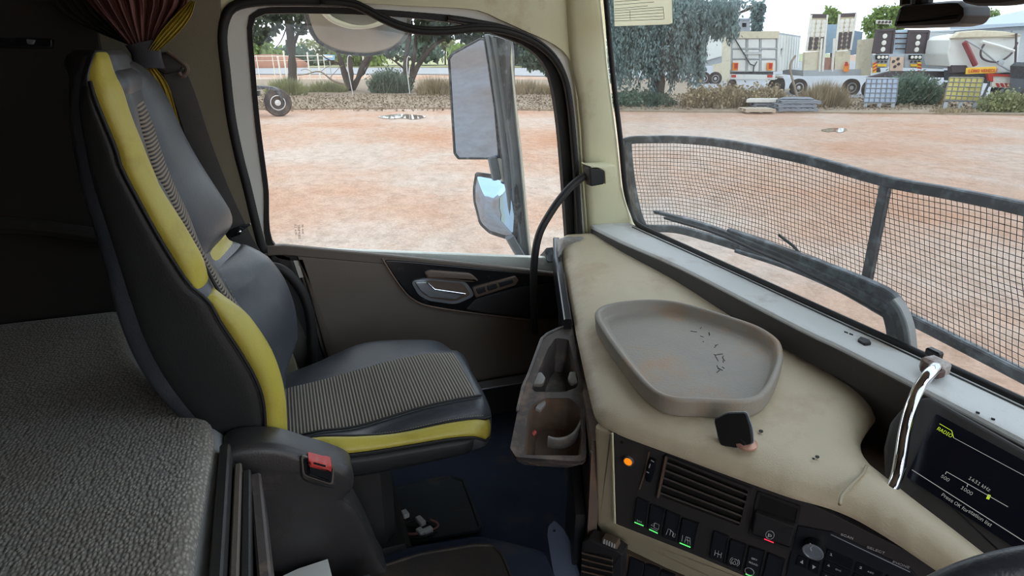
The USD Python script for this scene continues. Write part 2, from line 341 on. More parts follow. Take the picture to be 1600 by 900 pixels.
# driver's side stays open at the door, as the photographer stands there
ap2 = [(1.15, -.05, 1.45), (1.15, .95, 1.45), (1.15, 1.0, 2.1), (1.15, .86, 2.7), (1.15, .05, 2.75), (1.15, -.05, 2.6)]
one('wall_right', holed([(1.15, -1.05, 1.36), (1.15, 1.06, 1.36), (1.15, 1.06, 2.0), (1.15, .93, 3.1), (1.15, -1.05, 3.1)], [ap2], (.07, 0, 0)), wall_dark, kind='structure', smooth=False)
one('floor', rbox((0, 0, FLOOR - .03), (2.4, 2.2, .06), .01), carpet, kind='structure')
one('ceiling', rbox((0, -.06, 3.1), (2.4, 2.06, .06), .02), M('headliner', (120, 114, 104), .9, bump=.3, bscale=300), kind='structure')
one('wall_front', rbox((0, 1.13, 1.62), (2.3, .05, .56), .01), dark_plastic, kind='structure')
# dark trim lining the sleeper behind the seats
sl = A([(XW + .004, -1.04, 1.4), (XW + .004, -.46, 1.4), (XW + .004, -.40, 2.1), (XW + .004, -.36, 3.08), (XW + .004, -1.04, 3.08)])
one('trim_2', slab(sl, (.022, 0, 0), .01), wall_dark, kind='structure')
shelf = A([onx(-60, 362, -1.06), onx(60, 372, -1.06), onx(185, 385, -1.06)])
one('trim_3', tube(curve(np.vstack([onx(-60, 350, XW + .03), onx(60, 356, XW + .03), onx(175, 372, XW + .03)]), 12), .022, 10), wall_dark, kind='structure')
one('trim_6', cat(rbox((-1.085, .45, 1.455), (.05, 1.1, .13), .01)), dark_plastic, kind='structure')
one('trim_7', beam(A([(-1.055, -.05, 1.524), (-1.055, .95, 1.524)]), .05, .006, (1, 0, 0)), silver, kind='structure')
# A pillar
pl = pxs([(886, 86), (900, 150), (905, 200), (910, 280), (917, 380)], XW)
pw = pxs([(936, -60), (941, 0), (952, 110), (966, 220), (974, 300), (988, 345), (1004, 372)], -1.06)
zs = np.linspace(3.08, 1.98, 24); rings = []
for z in zs:
    ya = np.interp(-z, -pl[:, 2], pl[:, 1]) if z < 2.6 else pl[0, 1] - .10 * (z - 2.6)
    yw = np.interp(-z, -pw[:, 2], pw[:, 1]) if z < pw[0, 2] else pw[0, 1] - .17 * (z - pw[0, 2])
    rings.append(A([(XW - .02, ya + .004, z), (XW + .004, ya + .006, z), (XW + .016, ya + .010, z), (XW + .026, ya + .024, z), (XW + .034, (ya + yw) / 2, z), (XW + .040, yw - .02, z), (XW + .037, yw - .006, z), (XW + .01, yw + .012, z), (XW - .03, yw + .012, z)]))
one('trim_1', loft(rings, caps=True), cream, kind='structure', smooth=50)
# header band over the window
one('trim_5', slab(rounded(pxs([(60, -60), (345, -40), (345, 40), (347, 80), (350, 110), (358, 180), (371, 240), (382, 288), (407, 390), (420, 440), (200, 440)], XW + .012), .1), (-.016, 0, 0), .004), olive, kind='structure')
if 0: one('trim_4', beam(pxs([(430, -10), (560, -8), (700, -2), (800, 2), (880, 12)], XW + .012), .05, .02, (0, 0, 1)), cream, kind='structure')
# windscreen
wx = A([-1.085, -.6, -.2, .2, .6, 1.09]); wy = A([1.085, 1.097, 1.105, 1.112, 1.105, 1.085])
xs = np.linspace(-1.085, 1.09, 40)
from scipy.interpolate import CubicSpline
wyf = CubicSpline(wx, wy)
grid = A([[(x, wyf(x) - .175 * (z - 2.05), z) for x in xs] for z in np.linspace(2.03, 3.08, 14)])
win2 = Thing('window_2', base=(0, 1.05, 2.03), kind='structure')
win2.part('windscreen_glass', sheet(grid, .005), glass_front, smooth=True)
edge = np.vstack([curve(np.vstack([pxs([(940, -60), (945, 0), (955, 110), (968, 220), (976, 298), (988, 336)], -1.058) + A([0, .004, 0]), [(-1.0, wyf(-1.0) - .003, 2.058), (-.9, wyf(-.9) - .002, 2.053)]]), 40),
                  [(x, wyf(x), 2.052) for x in np.linspace(-.8, 1.08, 25)]])
win2.part('rubber_seal', tube(edge, .0085, 8), rubber, smooth=True)
# ------------------------------------------------------------------ passenger door
XG = -1.14
glass_px = [(394, 45), (397, 31), (407, 24), (430, 21), (540, 22), (640, 28), (720, 38), (780, 56), (820, 72), (846, 94), (858, 117), (866, 150), (873, 200), (879, 270), (883, 330), (886, 375), (888, 436),
            (800, 424), (640, 408), (520, 396), (432, 388), (419, 290), (406, 190), (398, 100)]
gask_px = [(386, 43), (389, 25), (401, 15), (430, 11), (540, 12), (640, 18), (730, 27), (795, 44), (838, 62), (868, 86), (880, 112), (887, 150), (893, 200), (898, 270), (902, 330), (905, 375), (908, 446),
           (800, 434), (640, 418), (520, 406), (424, 397), (411, 290), (398, 190), (390, 100)]
frame_px = [(352, 43), (360, 15), (385, 3), (430, -3), (540, -3), (640, 2), (740, 8), (810, 28), (860, 52), (893, 80), (905, 110), (912, 150), (917, 200), (922, 270), (926, 330), (930, 375), (932, 470),
            (800, 460), (640, 440), (520, 428), (405, 430), (383, 290), (362, 190), (352, 100)]
def loop(p, x, n=110): return np.vstack([curve(pxs(p, x), n, closed=True)])
door = Thing('door_1', 'passenger door with brown grey card, white window frame and silver inner handle', 'door', base=onx(640, 420, XW), kind='structure')
door.part('window_frame', ring(loop(frame_px, XG + .025), loop(gask_px, XG + .025), (-.04, 0, 0), .008), white_paint)
door.part('window_gasket', ring(loop(gask_px, XG + .028), loop(glass_px, XG + .028), (-.03, 0, 0), .006), rubber)
gl = loop([(a + (-4 if a < 600 else 4), b + (-4 if b < 200 else 4)) for a, b in glass_px], XG)
win1 = Thing('window_1', base=gl.mean(0), kind='structure')
win1.part('pane', slab(gl, (-.004, 0, 0)), glass_side, smooth=False)
# door outer skin
sk = A([(XG - .03, y0 + .02, 1.0), (XG - .03, y1 + .02, 1.0), (XG - .03, y1 + .02, 1.90), (XG - .03, y0, 2.05)])
door.part('outer_skin', slab(sk, (-.03, 0, 0), .01), white_paint)
sil = [(462, 398), (520, 402), (600, 409), (700, 418), (800, 428), (912, 440)]
low = [(XW, .95, 1.5), (XW, .12, 1.5)]
card = np.vstack([pxs(sil, XW), low, pxs([(528, 600), (508, 550), (480, 450)], XW)])
door.part('door_card', slab(rounded(card, .08), (-.06, 0, 0), .014), card_brown)
cap = np.vstack([pxs([(414, 393), (433, 390), (458, 398), (476, 450), (503, 550), (522, 600)], XW - .012), [(XW - .012, .1, 1.5), (XW - .012, -.0, 1.5)]])
door.part('door_end_cap', slab(rounded(cap, .1), (-.05, 0, 0), .012), dark_plastic)
sill = beam(curve(pxs([(418, 391), (433, 389), (520, 397), (640, 408), (800, 424), (905, 437)], XW - .012), 24), .024, .03, (1, 0, 0))
door.part('window_sill', sill, card_brown, label='dusty grey brown sill strip')
ins = pxs([(598, 406), (640, 409), (690, 414), (800, 425), (880, 435), (882, 500), (820, 497), (760, 491), (690, 482), (660, 475), (640, 463), (621, 440)], XW + .006)
door.part('handle_panel', slab(rounded(ins, .25), (-.02, 0, 0), .004), gloss_black, label='gloss black insert around the handle')
trim_edge = curve(pxs([(597, 404), (620, 440), (640, 464), (662, 476), (700, 483.5), (760, 492), (820, 499), (875, 503)], XW + .006), 40)
door.part('insert_edge', tube(trim_edge, .003, 6), brown_plastic)
bz_o = rounded(pxs([(642, 440), (668, 434), (728, 440), (743, 462), (712, 476), (670, 470), (654, 461)], XW + .012), .3)
bz_i = rounded(pxs([(649, 442), (670, 438), (724, 443), (736, 461), (711, 471), (672, 466), (659, 458)], XW + .012), .3)
door.part('handle_bezel', ring(bz_o, bz_i, (-.014, 0, 0), .003), silver)
door.part('handle_cup', slab(bz_i, (-.01, 0, 0)), brown_plastic)
hd = door.part('door_handle', slab(rounded(pxs([(648, 441), (668, 441), (679, 452), (727, 459), (712, 468), (670, 464), (657, 455)], XW + .024), .2), (-.012, 0, 0), .003), silver, label='silver pull handle')
door.part('handle_edge', tube(pxs([(667, 441), (679, 452), (727, 459)], XW + .026), .003, 8), chrome, under=hd)
door.part('grab_lip', slab(rounded(pxs([(663, 427), (672, 423), (736, 428), (749, 439), (738, 442), (668, 436)], XW + .022), .3), (-.018, 0, 0), .006), brown_plastic)
sw = door.part('switch_panel', slab(rounded(pxs([(738, 450), (806, 432), (811, 438), (806, 446), (743, 466)], XW + .018), .2), (-.014, 0, 0), .003), brown_plastic, label='window switch strip')
for q in ([(744, 452), (757, 448), (760, 456), (748, 460)], [(761, 447), (775, 443), (778, 450), (764, 455)], [(779, 442), (801, 436), (803, 442), (782, 449)]):
    door.part('switch', slab(rounded(pxs(q, XW + .022), .2), (-.008, 0, 0), .002), key_black, under=sw)
door.part('door_pocket_trim', slab(rounded(pxs([(742, 468), (806, 450), (870, 442), (880, 500), (760, 490), (728, 484)], XW + .011), .15), (-.01, 0, 0), .003), dark_plastic)
# etched glass mark low in the pane
mk = Thing('glass_marking', 'small dark etched marking low in the rear corner of the side window', 'marking', base=onx(465, 365, XG + .002))
for i, (x, t) in enumerate(((460, 'E2  43R'), (465, 'TEMPERED'), (471, 'M-448'))):
    o = onx(x, 351, XG + .002); mk.part('print_line', text(t, .006, o, (0, -.05, -1), (0, 1, 0), .0004), print_dark, smooth=False)
# door seal around the opening, and the seal that has come loose
seal_p = curve(np.vstack([pxs([(411, 395), (397, 340), (385, 290), (372, 240), (360, 180), (352, 110), (347, 60), (352, 28), (366, 10), (400, 2), (460, 1), (530, 3)], XW + .006)]), 60)
one('door_seal', tube(seal_p, .0125, 10), rubber, 'black rubber seal edging the rear of the passenger door opening', 'seal', smooth=True)
loose = curve(pxs([(500, 2), (546, 6), (570, 15), (600, 31), (630, 43), (660, 49), (700, 49), (740, 45), (775, 46), (808, 54), (840, 69), (866, 92), (882, 122), (890, 160), (897, 230), (902, 300), (906, 372)], XW + .018), 80)
one('loose_seal', cat(tube(loose, .0105, 10), tube(loose + A([.006, 0, .0085]), .005, 8)), rubber, 'black rubber seal hanging loose across the top of the side window', 'seal', smooth=True)
seal2 = curve(pxs([(700, 28), (780, 42), (825, 60), (858, 82), (878, 110), (888, 150), (893, 200), (899, 290), (902, 372)], XW - .004), 50)
one('inner_seal', tube(seal2, .009, 10), dark_plastic, 'grey black seal lying along the front edge of the side window', 'seal', smooth=True)
# round cap on the pillar panel
bp = Thing('pillar_cap', 'round cream plug with dimpled centre on the pillar behind the seat', 'cap', base=onx(333, 131, XW))
bp.part('disc', lathe([(.034, 0), (.034, .002), (.028, .006), (.019, .003), (.017, .003), (.012, .007), (.006, .008)], onx(333, 131, XW), (1, 0, 0), 28), cream, smooth=30)
# ------------------------------------------------------------------ passenger seat
seat = Thing('passenger_seat', 'high backed truck seat in black and yellow leather with ribbed cloth centre', 'seat', base=(-.62, .1, FLOOR))
KX = [-.40, -.385, -.44, -.48, -.62, -.82]
KP = [[(127, 90), (122, 180), (138, 280), (161, 360), (181, 430), (203, 510), (235, 580), (280, 640), (345, 705)],
      [(139, 90), (135, 122), (145, 152), (162, 192), (180, 235), (188, 262), (220, 322), (250, 375), (275, 415), (300, 450), (325, 470), (345, 505), (375, 550), (398, 590), (411, 630), (415, 700)],
      [(172, 89), (175, 117), (187, 145), (197, 180), (212, 220), (232, 268), (240, 290), (260, 322), (280, 352), (300, 387), (320, 422), (332, 445), (346, 466), (365, 483), (385, 500), (415, 545), (433, 600), (440, 650), (441, 698)],
      [(188, 96), (200, 130), (212, 162), (220, 200), (230, 235), (242, 272), (255, 292), (275, 330), (290, 357), (310, 392), (325, 417), (336, 438), (352, 464), (370, 483), (390, 502), (419, 548), (437, 600), (444, 650), (444, 695)],
      [(205, 97), (218, 130), (227, 162), (240, 200), (255, 245), (265, 272), (275, 295), (292, 330), (312, 385), (325, 407), (335, 420), (350, 445), (370, 482), (395, 512), (418, 548), (432, 585), (442, 630), (444, 660)],
      [(210, 95), (221, 107), (236, 135), (253, 165), (271, 205), (291, 242), (316, 282), (338, 315), (355, 345), (350, 366), (362, 378), (378, 382), (401, 405), (426, 435), (441, 467), (447, 500), (447, 545), (441, 590), (436, 630)]]
KC = []
for x, p in zip(KX, KP):
    c = line(curve(pxs(p, x), 120), 120); o = np.argsort(c[:, 2]); KC.append(c[o])
ztop = 2.60
def knot(k, z):
    c = KC[k]; return A([KX[k], np.interp(z, c[:, 2], c[:, 1]), z])
def bk_ring(z, n=9):
    P = [knot(k, z) for k in range(6)]; thk = .13 - .06 * np.clip((z - 2.25) / .3, 0, 1)
    rear = A([[-.80, P[5][1] - thk, z], [-.62, min(P[0][1], P[5][1] - thk) - .3 * thk, z], [-.43, P[0][1] - .02, z]])
    P = np.vstack([P, rear]); q = np.vstack([P[-1], P, P[:2]]); out = []
    for i in range(1, len(P) + 1):
        a, b, c, d = q[i - 1], q[i], q[i + 1], q[i + 2]; t = np.linspace(0, 1, n, endpoint=False)[:, None]
        m0, m1 = (c - a) * .32, (d - b) * .32                                  # soft hermite: rounded edges without overshoot
        out.append((2*t**3-3*t**2+1) * b + (t**3-2*t**2+t) * m0 + (-2*t**3+3*t**2) * c + (t**3-t**2) * m1)
    return np.vstack(out)
zb = np.linspace(1.79, ztop, 90); NU = 9
BK = A([bk_ring(z) for z in zb])
ctr = BK.mean(1, keepdims=True); shr = .65 * BK[:, [2 * NU]] + .35 * ctr
# round the crown of the headrest and the foot
for i, z in enumerate(zb):
    d = (ztop - z) / .085
    if d < 1:
        s = .55 + .45 * math.sqrt(max(0, 1 - (1 - d)**2)); BK[i, :, :2] = shr[i, :, :2] + (BK[i, :, :2] - shr[i, :, :2]) * s
core = loft(list(BK), caps=True)
seat.part('backrest_core', core, leather, smooth=60, label='black leather back cover')
du = np.roll(BK, -1, 1) - np.roll(BK, 1, 1); dz = np.gradient(BK, axis=0); NN = np.cross(du, dz); NN /= np.linalg.norm(NN, axis=2, keepdims=True)
if ((BK - ctr) * NN).sum(2).mean() < 0: NN = -NN
def zi(z): return int(np.clip(np.searchsorted(zb, z), 0, len(zb) - 1))
def panel(u0, u1, z0, z1, lift, bulge, zf=None):
    i0, i1 = zi(z0), zi(z1); us = np.arange(int(round(u0 * NU)), int(round(u1 * NU)) + 1) % BK.shape[1]
    g, nn = BK[i0:i1 + 1][:, us], NN[i0:i1 + 1][:, us]; t = np.linspace(0, 1, len(us)); s = np.linspace(0, 1, i1 - i0 + 1)
    ease = np.minimum(1, np.minimum(t, 1 - t) * 5)[None, :] * np.minimum(1, np.minimum(s, 1 - s) * (i1 - i0) / 4)[:, None]
    prof = -.002 + (lift + .002) * np.sqrt(np.clip(ease, 0, 1)) + bulge * (4 * t * (1 - t))[None, :]* np.minimum(1, np.minimum(s, 1 - s) * (i1 - i0) / 6)[:, None]
    top = g + nn * prof[..., None]
    return sheet(top, 0 * g - nn * .007)
zsplit = onx(330, 456, -.41)[2]
seat.part('side_panel', panel(.12, .97, 1.82, 2.55, .004, .0), side_cloth, smooth=60)
seat.part('upper_bolster', panel(1, 2, zsplit + .004, 2.592, .007, .012), yellow, smooth=60, label='upper yellow leather bolster')
seat.part('lower_bolster', panel(1, 2, 1.795, zsplit - .004, .007, .012), yellow, smooth=60, label='lower yellow leather bolster')
zfab = onx(218, 158, -.55)[2]
seat.part('cloth_panel', panel(3, 4, 1.84, zfab, .003, .004), stripe_back, smooth=60, label='ribbed cloth centre')
zgap = onx(347, 376, -.80)[2]
seat.part('shoulder_pad', panel(4.05, 5.7, zgap + .012, zfab + .06, .007, .010), leather, smooth=60)
seat.part('lumbar_pad', panel(4.05, 5.7, 1.85, zgap - .018, .007, .018), leather, smooth=60)
seat.part('headrest_pad', panel(2.15, 4.9, zfab + .01, 2.57, .006, .008), leather, smooth=60)
i0, i1 = zi(zgap - .016), zi(zgap + .012)
seat.part('waist_band', panel(4.1, 5.3, zgap - .02, zgap + .014, .004, .0), yellow, smooth=60, label='yellow leather band between pads')
for u in (1, 2):
    idx = u * NU; seat.part('piping', tube(BK[4:-5:2, idx] + NN[4:-5:2, idx] * .004, .0032, 6), piping, smooth=True)
idx = 4 * NU; j = zi(zgap - .03)
for k in range(2, j, 1):
    pass
st = []
for k in range(3, j):
    p, q = BK[k, idx] + NN[k, idx] * .006, BK[k + 1, idx] + NN[k + 1, idx] * .006
    st.append(tube(A([p, p + (q - p) * .5]), .0013, 5))
seat.part('seam_stitching', cat(st), thread, kind='stuff')
wcr = onx(349, 379, -.79)
# cushion
CX = [-.42, -.405, -.435, -.475, -.74, -.86]
CP = [[(437, 722), (500, 736), (560, 740), (640, 724), (735, 703), (752, 698)],
      [(437, 701), (500, 712), (560, 708), (640, 696), (700, 686), (738, 683), (757, 688)],
      [(437, 698), (500, 684), (560, 683), (620, 678), (700, 661), (740, 655), (757, 655)],
      [(437, 690), (500, 676), (560, 668), (650, 641), (700, 629), (744, 621)],
      [(436, 607), (500, 592), (600, 564), (660, 552), (706, 549)],
      [(436, 588), (480, 572), (520, 555), (560, 538), (600, 532), (667, 531), (692, 537), (712, 553)]]
NC = 40
CC = [curve(pxs(p, x), NC) for x, p in zip(CX, CP)]
rear_far = CC[5] + A([-.02, -.0, -.07]); bot = (CC[5] + CC[0]) / 2; bot[:, 2] = CC[0][:, 2] - .01
rings = []
for i in range(NC):
    P = np.vstack([CC[k][i] for k in range(6)] + [rear_far[i], bot[i]]); q = np.vstack([P[-1], P, P[:2]]); out = []
    for k in range(1, len(P) + 1):
        a, b, c, d = q[k - 1], q[k], q[k + 1], q[k + 2]; t = np.linspace(0, 1, NU, endpoint=False)[:, None]; m0, m1 = (c - a) * .3, (d - b) * .3
        out.append((2*t**3-3*t**2+1) * b + (t**3-2*t**2+t) * m0 + (-2*t**3+3*t**2) * c + (t**3-t**2) * m1)
    rings.append(np.vstack(out))
CU = A(rings); cc = CU.mean(1, keepdims=True)
back = CU[:1] + A([0, -.06, 0])
front = [cc[-1] + (CU[-1] - cc[-1]) * s + A([0, dy, 0]) for s, dy in ((.97, .012), (.88, .022), (.7, .028))]
full = np.concatenate([back, CU, A(front)], 0)
cm = loft(list(full), caps=True)
seat.part('cushion', cm, leather, smooth=60, label='black leather seat cushion')
du = np.roll(full, -1, 1) - np.roll(full, 1, 1); dz = np.gradient(full, axis=0); CN = np.cross(du, dz); CN /= np.maximum(np.linalg.norm(CN, axis=2, keepdims=True), 1e-9)
if ((full - full.mean(1, keepdims=True)) * CN).sum(2).mean() < 0: CN = -CN
def cpanel(u0, u1, i0, i1, lift, bulge):
    us = np.arange(int(round(u0 * NU)), int(round(u1 * NU)) + 1); g, nn = full[i0:i1][:, us], CN[i0:i1][:, us]
    t = np.linspace(0, 1, len(us)); s = np.linspace(0, 1, i1 - i0); n = i1 - i0
    e = np.sqrt(np.clip(np.minimum(1, np.minimum(t, 1 - t) * 6)[None, :] * np.minimum(1, np.minimum(s, 1 - s) * n / 3)[:, None], 0, 1))
    return sheet(g + nn * (-.002 + (lift + .002) * e + bulge * (4 * t * (1 - t))[None, :])[..., None], -nn * .01)
seat.part('cushion_cloth', cpanel(3, 4, 1, NC + 2, .004, .0), stripe_cush, smooth=60, label='ribbed cloth cushion centre')
seat.part('cushion_side', cpanel(1, 2, 1, NC + 2, .006, .006), yellow, smooth=60, label='yellow leather cushion side')
seat.part('side_insert', cpanel(.15, .9, 10, NC - 1, .008, .0), side_cloth, smooth=60)
for u in (1, 2, 3):
    seat.part('piping', tube(full[1:NC + 2, u * NU] + CN[1:NC + 2, u * NU] * .004, .003, 6), piping, smooth=True)
st = []
for k in range(2, NC):
    p, q = full[k, int(2.25 * NU)] + CN[k, int(2.25 * NU)] * .003, full[k + 1, int(2.25 * NU)] + CN[k + 1, int(2.25 * NU)] * .003
    for a, b in ((0, .3), (.5, .8)): st.append(tube(A([p + (q - p) * a, p + (q - p) * b]), .001, 4))
seat.part('edge_stitching', cat(st), thread, kind='stuff')
seat.part('seat_base', cat(rbox((-.66, .03, 1.58), (.34, .26, .30), .03), rbox((-.66, .03, 1.43), (.40, .32, .06), .015)), dark_plastic)
# ------------------------------------------------------------------ buckle console beside the seat
con = Thing('buckle_console', 'dark plastic side console of the seat with a red seat belt buckle', 'console', base=(-.33, -.05, FLOOR))
top = [(345, 716), (362, 702), (400, 697), (440, 700), (480, 712), (515, 722), (546, 735), (554, 748), (552, 770), (540, 782), (560, 800), (592, 868), (594, 905), (430, 905), (380, 800), (350, 745)]
con.part('console_body', slab(curve(pxs(top, -.305), 120, closed=True), (-.085, 0, 0), prof=[(.018, 0), (.006, .005), (0, .016), (0, .07), (.006, .081), (.018, .085)], soft=4), M('console_plastic', (52, 50, 50), .4, spec=.6, var=.15, bump=.2, bscale=300, dust=(96, 84, 74), dfac=(.55, .85), dscale=8), label='scuffed console shell')
pk = pxs([(473, 714), (520, 729), (518, 756), (476, 742)], -.303)
con.part('buckle_pocket', ring(rounded(pk + (pk - pk.mean(0)) * .12, .2), rounded(pk, .2), (-.006, 0, 0), .002), card_brown)
con.part('buckle_recess', slab(rounded(pk, .2), (-.004, 0, 0)), gloss_black)
bk = con.part('belt_buckle', slab(rounded(pxs([(480, 724), (519, 735), (516, 754), (481, 743)], -.296), .15), (-.03, 0, 0), .004), gloss_black)
rb = pxs([(481, 718), (519, 728), (518, 739), (483, 731)], -.293)
con.part('buckle_button', slab(rounded(rb, .2), (-.034, 0, 0), .004), red_plastic, under=bk, label='red release button')
con.part('button_slot', slab(pxs([(490, 722.5), (509, 727.5), (508.5, 730), (490, 725)], -.2925), (-.002, 0, 0)), gloss_black, under=bk)
con.part('shell_groove', tube(curve(pxs([(470, 712), (470, 728), (474, 748), (500, 757), (522, 761)], -.304), 16), .0018, 5), rubber)
# ------------------------------------------------------------------ seat belt
belt = Thing('seat_belt', 'dark grey seat belt hanging from its pillar guide behind the seat', 'seat belt', base=onx(275, 110, -1.04))
def ribbon(cl, w, x, th=.003):
    c = curve(pxs(cl, x), 40); t = np.gradient(c, axis=0); t /= np.linalg.norm(t, axis=1)[:, None]
    s = nrm(np.cross([1, 0, 0], [0, 0, 1.])); s = np.cross(t, [1, 0, 0]); s /= np.linalg.norm(s, axis=1)[:, None]
    w = np.broadcast_to(w, len(c))[:, None]
    g = np.stack([c - s * w / 2, c - s * w / 6 + A([.002, 0, 0]), c + s * w / 6 + A([.002, 0, 0]), c + s * w / 2], 1)
    return sheet(g, A([-th, 0, 0]))
belt.part('webbing', ribbon([(272, 112), (288, 150), (312, 222), (338, 290), (362, 342), (388, 392), (420, 440), (452, 505), (482, 570), (496, 600)], np.linspace(.052, .055, 40), -1.045), webbing, smooth=60)
belt.part('webbing', ribbon([(258, 112), (272, 160), (296, 230), (322, 300), (350, 352), (372, 400)], .046, -1.06), webbing, smooth=60)
belt.part('guide_cover', slab(rounded(pxs([(246, 84), (262, 80), (282, 92), (285, 104), (280, 112), (258, 117), (243, 108)], -1.03), .3), (-.045, 0, 0), .008), dark_plastic)
belt.part('guide_loop', tube(curve(pxs([(262, 80), (278, 92), (291, 104), (292, 112), (285, 119), (280, 113)], -1.024), 20), .006, 8), brown_plastic)
tg = belt.part('tongue', slab(rounded(pxs([(356, 362), (374, 354), (381, 357), (376, 367), (362, 372), (357, 368)], -1.028), .25), (-.008, 0, 0), .002), gloss_black)
belt.part('tongue_plate', slab(rounded(pxs([(376, 354), (391, 348), (392, 352), (379, 360)], -1.030), .3), (-.003, 0, 0), .001), chrome, under=tg)
belt.part('tongue_rivet', lathe([(.006, 0), (.006, .004), (.003, .006)], onx(374, 362, -1.026), (1, 0, 0), 12), chrome, under=tg)
grab = curve(pxs([(418, 416), (440, 421), (462, 441), (478, 470), (486, 505), (488, 545), (489, 580)], -1.03), 40)
one('rear_grab_rail', tube(grab, .0145, 12), rubber, 'black curved grab rail between the seat back and the door card', 'grab rail', smooth=True)
# ------------------------------------------------------------------ curtain
cur = Thing('sleeper_curtain', 'maroon sleeper curtain with yellow lining gathered by a grey strap', 'curtain', base=onx(225, 90, -.93))
def drape(L, R, x, n, amp, folds, seed, rows=36):
    rg = np.random.default_rng(seed); l, r = curve(pxs(L, x), rows), curve(pxs(R, x), rows); t = np.linspace(0, 1, n); g = []
    ph = rg.uniform(0, 6, 3)
    for i in range(rows):
        w = np.linalg.norm(r[i] - l[i]); v = i / (rows - 1)
        off = amp * (np.sin(t * folds * 6.28 + ph[0] + .6 * np.sin(v * 3 + ph[1])) + .4 * np.sin(t * folds * 14.1 + ph[2] + v)) * np.clip(w / .18, .35, 1.4)
        g.append(l[i] + (r[i] - l[i]) * t[:, None] + off[:, None] * A([1, .15, 0]))
    return sheet(A(g), A([-.002, 0, 0]))
cur.part('maroon_drape', drape([(120, -20), (146, 12), (168, 35), (190, 58), (208, 78)], [(298, -20), (292, 8), (277, 28), (258, 52), (240, 80)], -.93, 110, .014, 9, 1), maroon, smooth=60)
cur.part('lining_tail', drape([(298, 0), (275, 22), (250, 50), (232, 78)], [(305, 4), (298, 26), (280, 50), (247, 80)], -.915, 40, .010, 4, 2), yellow_cloth, smooth=60, label='yellow lining turned out')
cur.part('yellow_drape', drape([(222, 105), (236, 140), (256, 190), (280, 240), (310, 285)], [(243, 106), (262, 132), (274, 170), (288, 220), (312, 290)], -.93, 60, .012, 4, 3), yellow_cloth, smooth=60, label='yellow cloth below the strap')
cur.part('tie_strap', tube(curve(pxs([(222, 66), (228, 82), (232, 106)], -.93), 10), A([.036, .034, .033, .032, .031, .031, .031, .032, .033, .034]), 14, flat=.55, flatdir=(1, 0, 0)), strap_grey, smooth=60)
cur.part('dark_drape', drape([(60, -20), (95, 20), (140, 45), (200, 70)], [(150, -20), (165, 20), (190, 50), (222, 74)], -.99, 60, .014, 5, 4), wall_dark, smooth=60, label='dark folds behind')
lamp = Thing('berth_lamp', 'slim black reading lamp strip on the dark sleeper side wall', 'lamp', base=onx(40, 66, XW + .03))
lamp.part('lamp_body', slab(rounded(pxs([(-40, 58), (82, 60), (82, 76), (-40, 74)], XW + .04), .3), (-.02, 0, 0), .005), gloss_black)
lamp.part('lamp_lens', slab(rounded(pxs([(40, 61), (56, 62), (52, 70), (42, 69)], XW + .043), .3), (-.006, 0, 0), .002), silver)
# ------------------------------------------------------------------ bunk
bunk = Thing('bunk_mattress', 'grey textured bunk mattress along the back of the cab', 'mattress', base=(.2, -.5, 1.83))
mo = A([onz(a, b, 1.945) for a, b in [(290, 930), (310, 800), (326, 720), (334, 680), (331, 655), (316, 634), (290, 617), (235, 590)]])
mo = np.vstack([[(1.05, mo[0][1] - .004, 1.945)], mo, [(-.80, -.40, 1.945), (-1.07, -.46, 1.945), (-1.07, -1.04, 1.945), (1.05, -1.04, 1.945)]])
mo = line(mo, 160, closed=True)
bunk.part('mattress_top', slab(mo, (0, 0, -.06), prof=[(.035, 0), (.02, .002), (.008, .008), (.002, .018), (0, .03), (0, .06)]), mattress_top, smooth=50)
bunk.part('mattress_side', slab(mo, (0, 0, -.07), prof=[(.006, .022), (-.004, .030), (-.016, .045), (-.022, .065), (-.022, .10), (-.01, .125)]), mattress_side, smooth=50)
ed = mo[:62] + A([0, .001, -.031]); bunk.part('edge_seam', tube(line(ed, 60), .002, 6), thread, smooth=True)
frame = Thing('bunk_edge_rail', 'dark grey grooved edge rail under the front of the bunk mattress', 'bunk frame', base=(.2, -.13, FLOOR))
def rail(pa, pb, z, w, h, mat, nm, **k):
    a, b = onz(*pa, z), onz(*pb, z); d = nrm(b - a); b = b + d * .5
    frame.part(nm, beam(A([a, b]), w, h, np.cross(d, [0, 0, 1]), .2), mat, smooth=False, **k)
rail((359, 737), (350, 900), 1.87, .018, .12, dark_plastic, 'rail')
rail((368, 752), (362, 900), 1.845, .010, .10, gloss_black, 'groove')
rail((378, 760), (374, 900), 1.85, .012, .10, card_brown, 'rail')
rail((391, 770), (391, 900), 1.84, .014, .10, dark_plastic, 'rail')
rail((404, 775), (416, 900), 1.82, .020, .10, holder_brown, 'edge_trim', label='worn edge trim')
frame.part('base_board', rbox((.30, -.20, 1.58), (1.06, .10, .36), .01), dark_plastic)
frame.part('bunk_board', rbox((0, -.62, 1.77), (2.1, .82, .06), .01), dark_plastic)
# ------------------------------------------------------------------ front grab handle and its mount
gp = curve(pxs([(930, 272), (914, 275), (896, 288), (876, 310), (858, 336), (844, 362), (837, 390), (834, 425), (834, 470), (836, 520)], -1.02), 60)
gh = Thing('front_grab_handle', 'curved black grab handle from the cream pillar block down beside the dash', 'grab handle', base=gp[-1])
gh.part('bar', tube(gp, .0125, 14), dark_plastic, smooth=True)
gh.part('end_socket', slab(rounded(pxs([(920, 261), (945, 266), (945, 288), (923, 292)], -.982), .15), (-.04, 0, 0), .005), rubber)
gh.part('mount_block', slab(rounded(pxs([(921, 260), (962, 258), (964, 277), (946, 289), (945, 267)], -.984), .15), (-.07, 0, 0), .004), cream, label='cream mounting block')
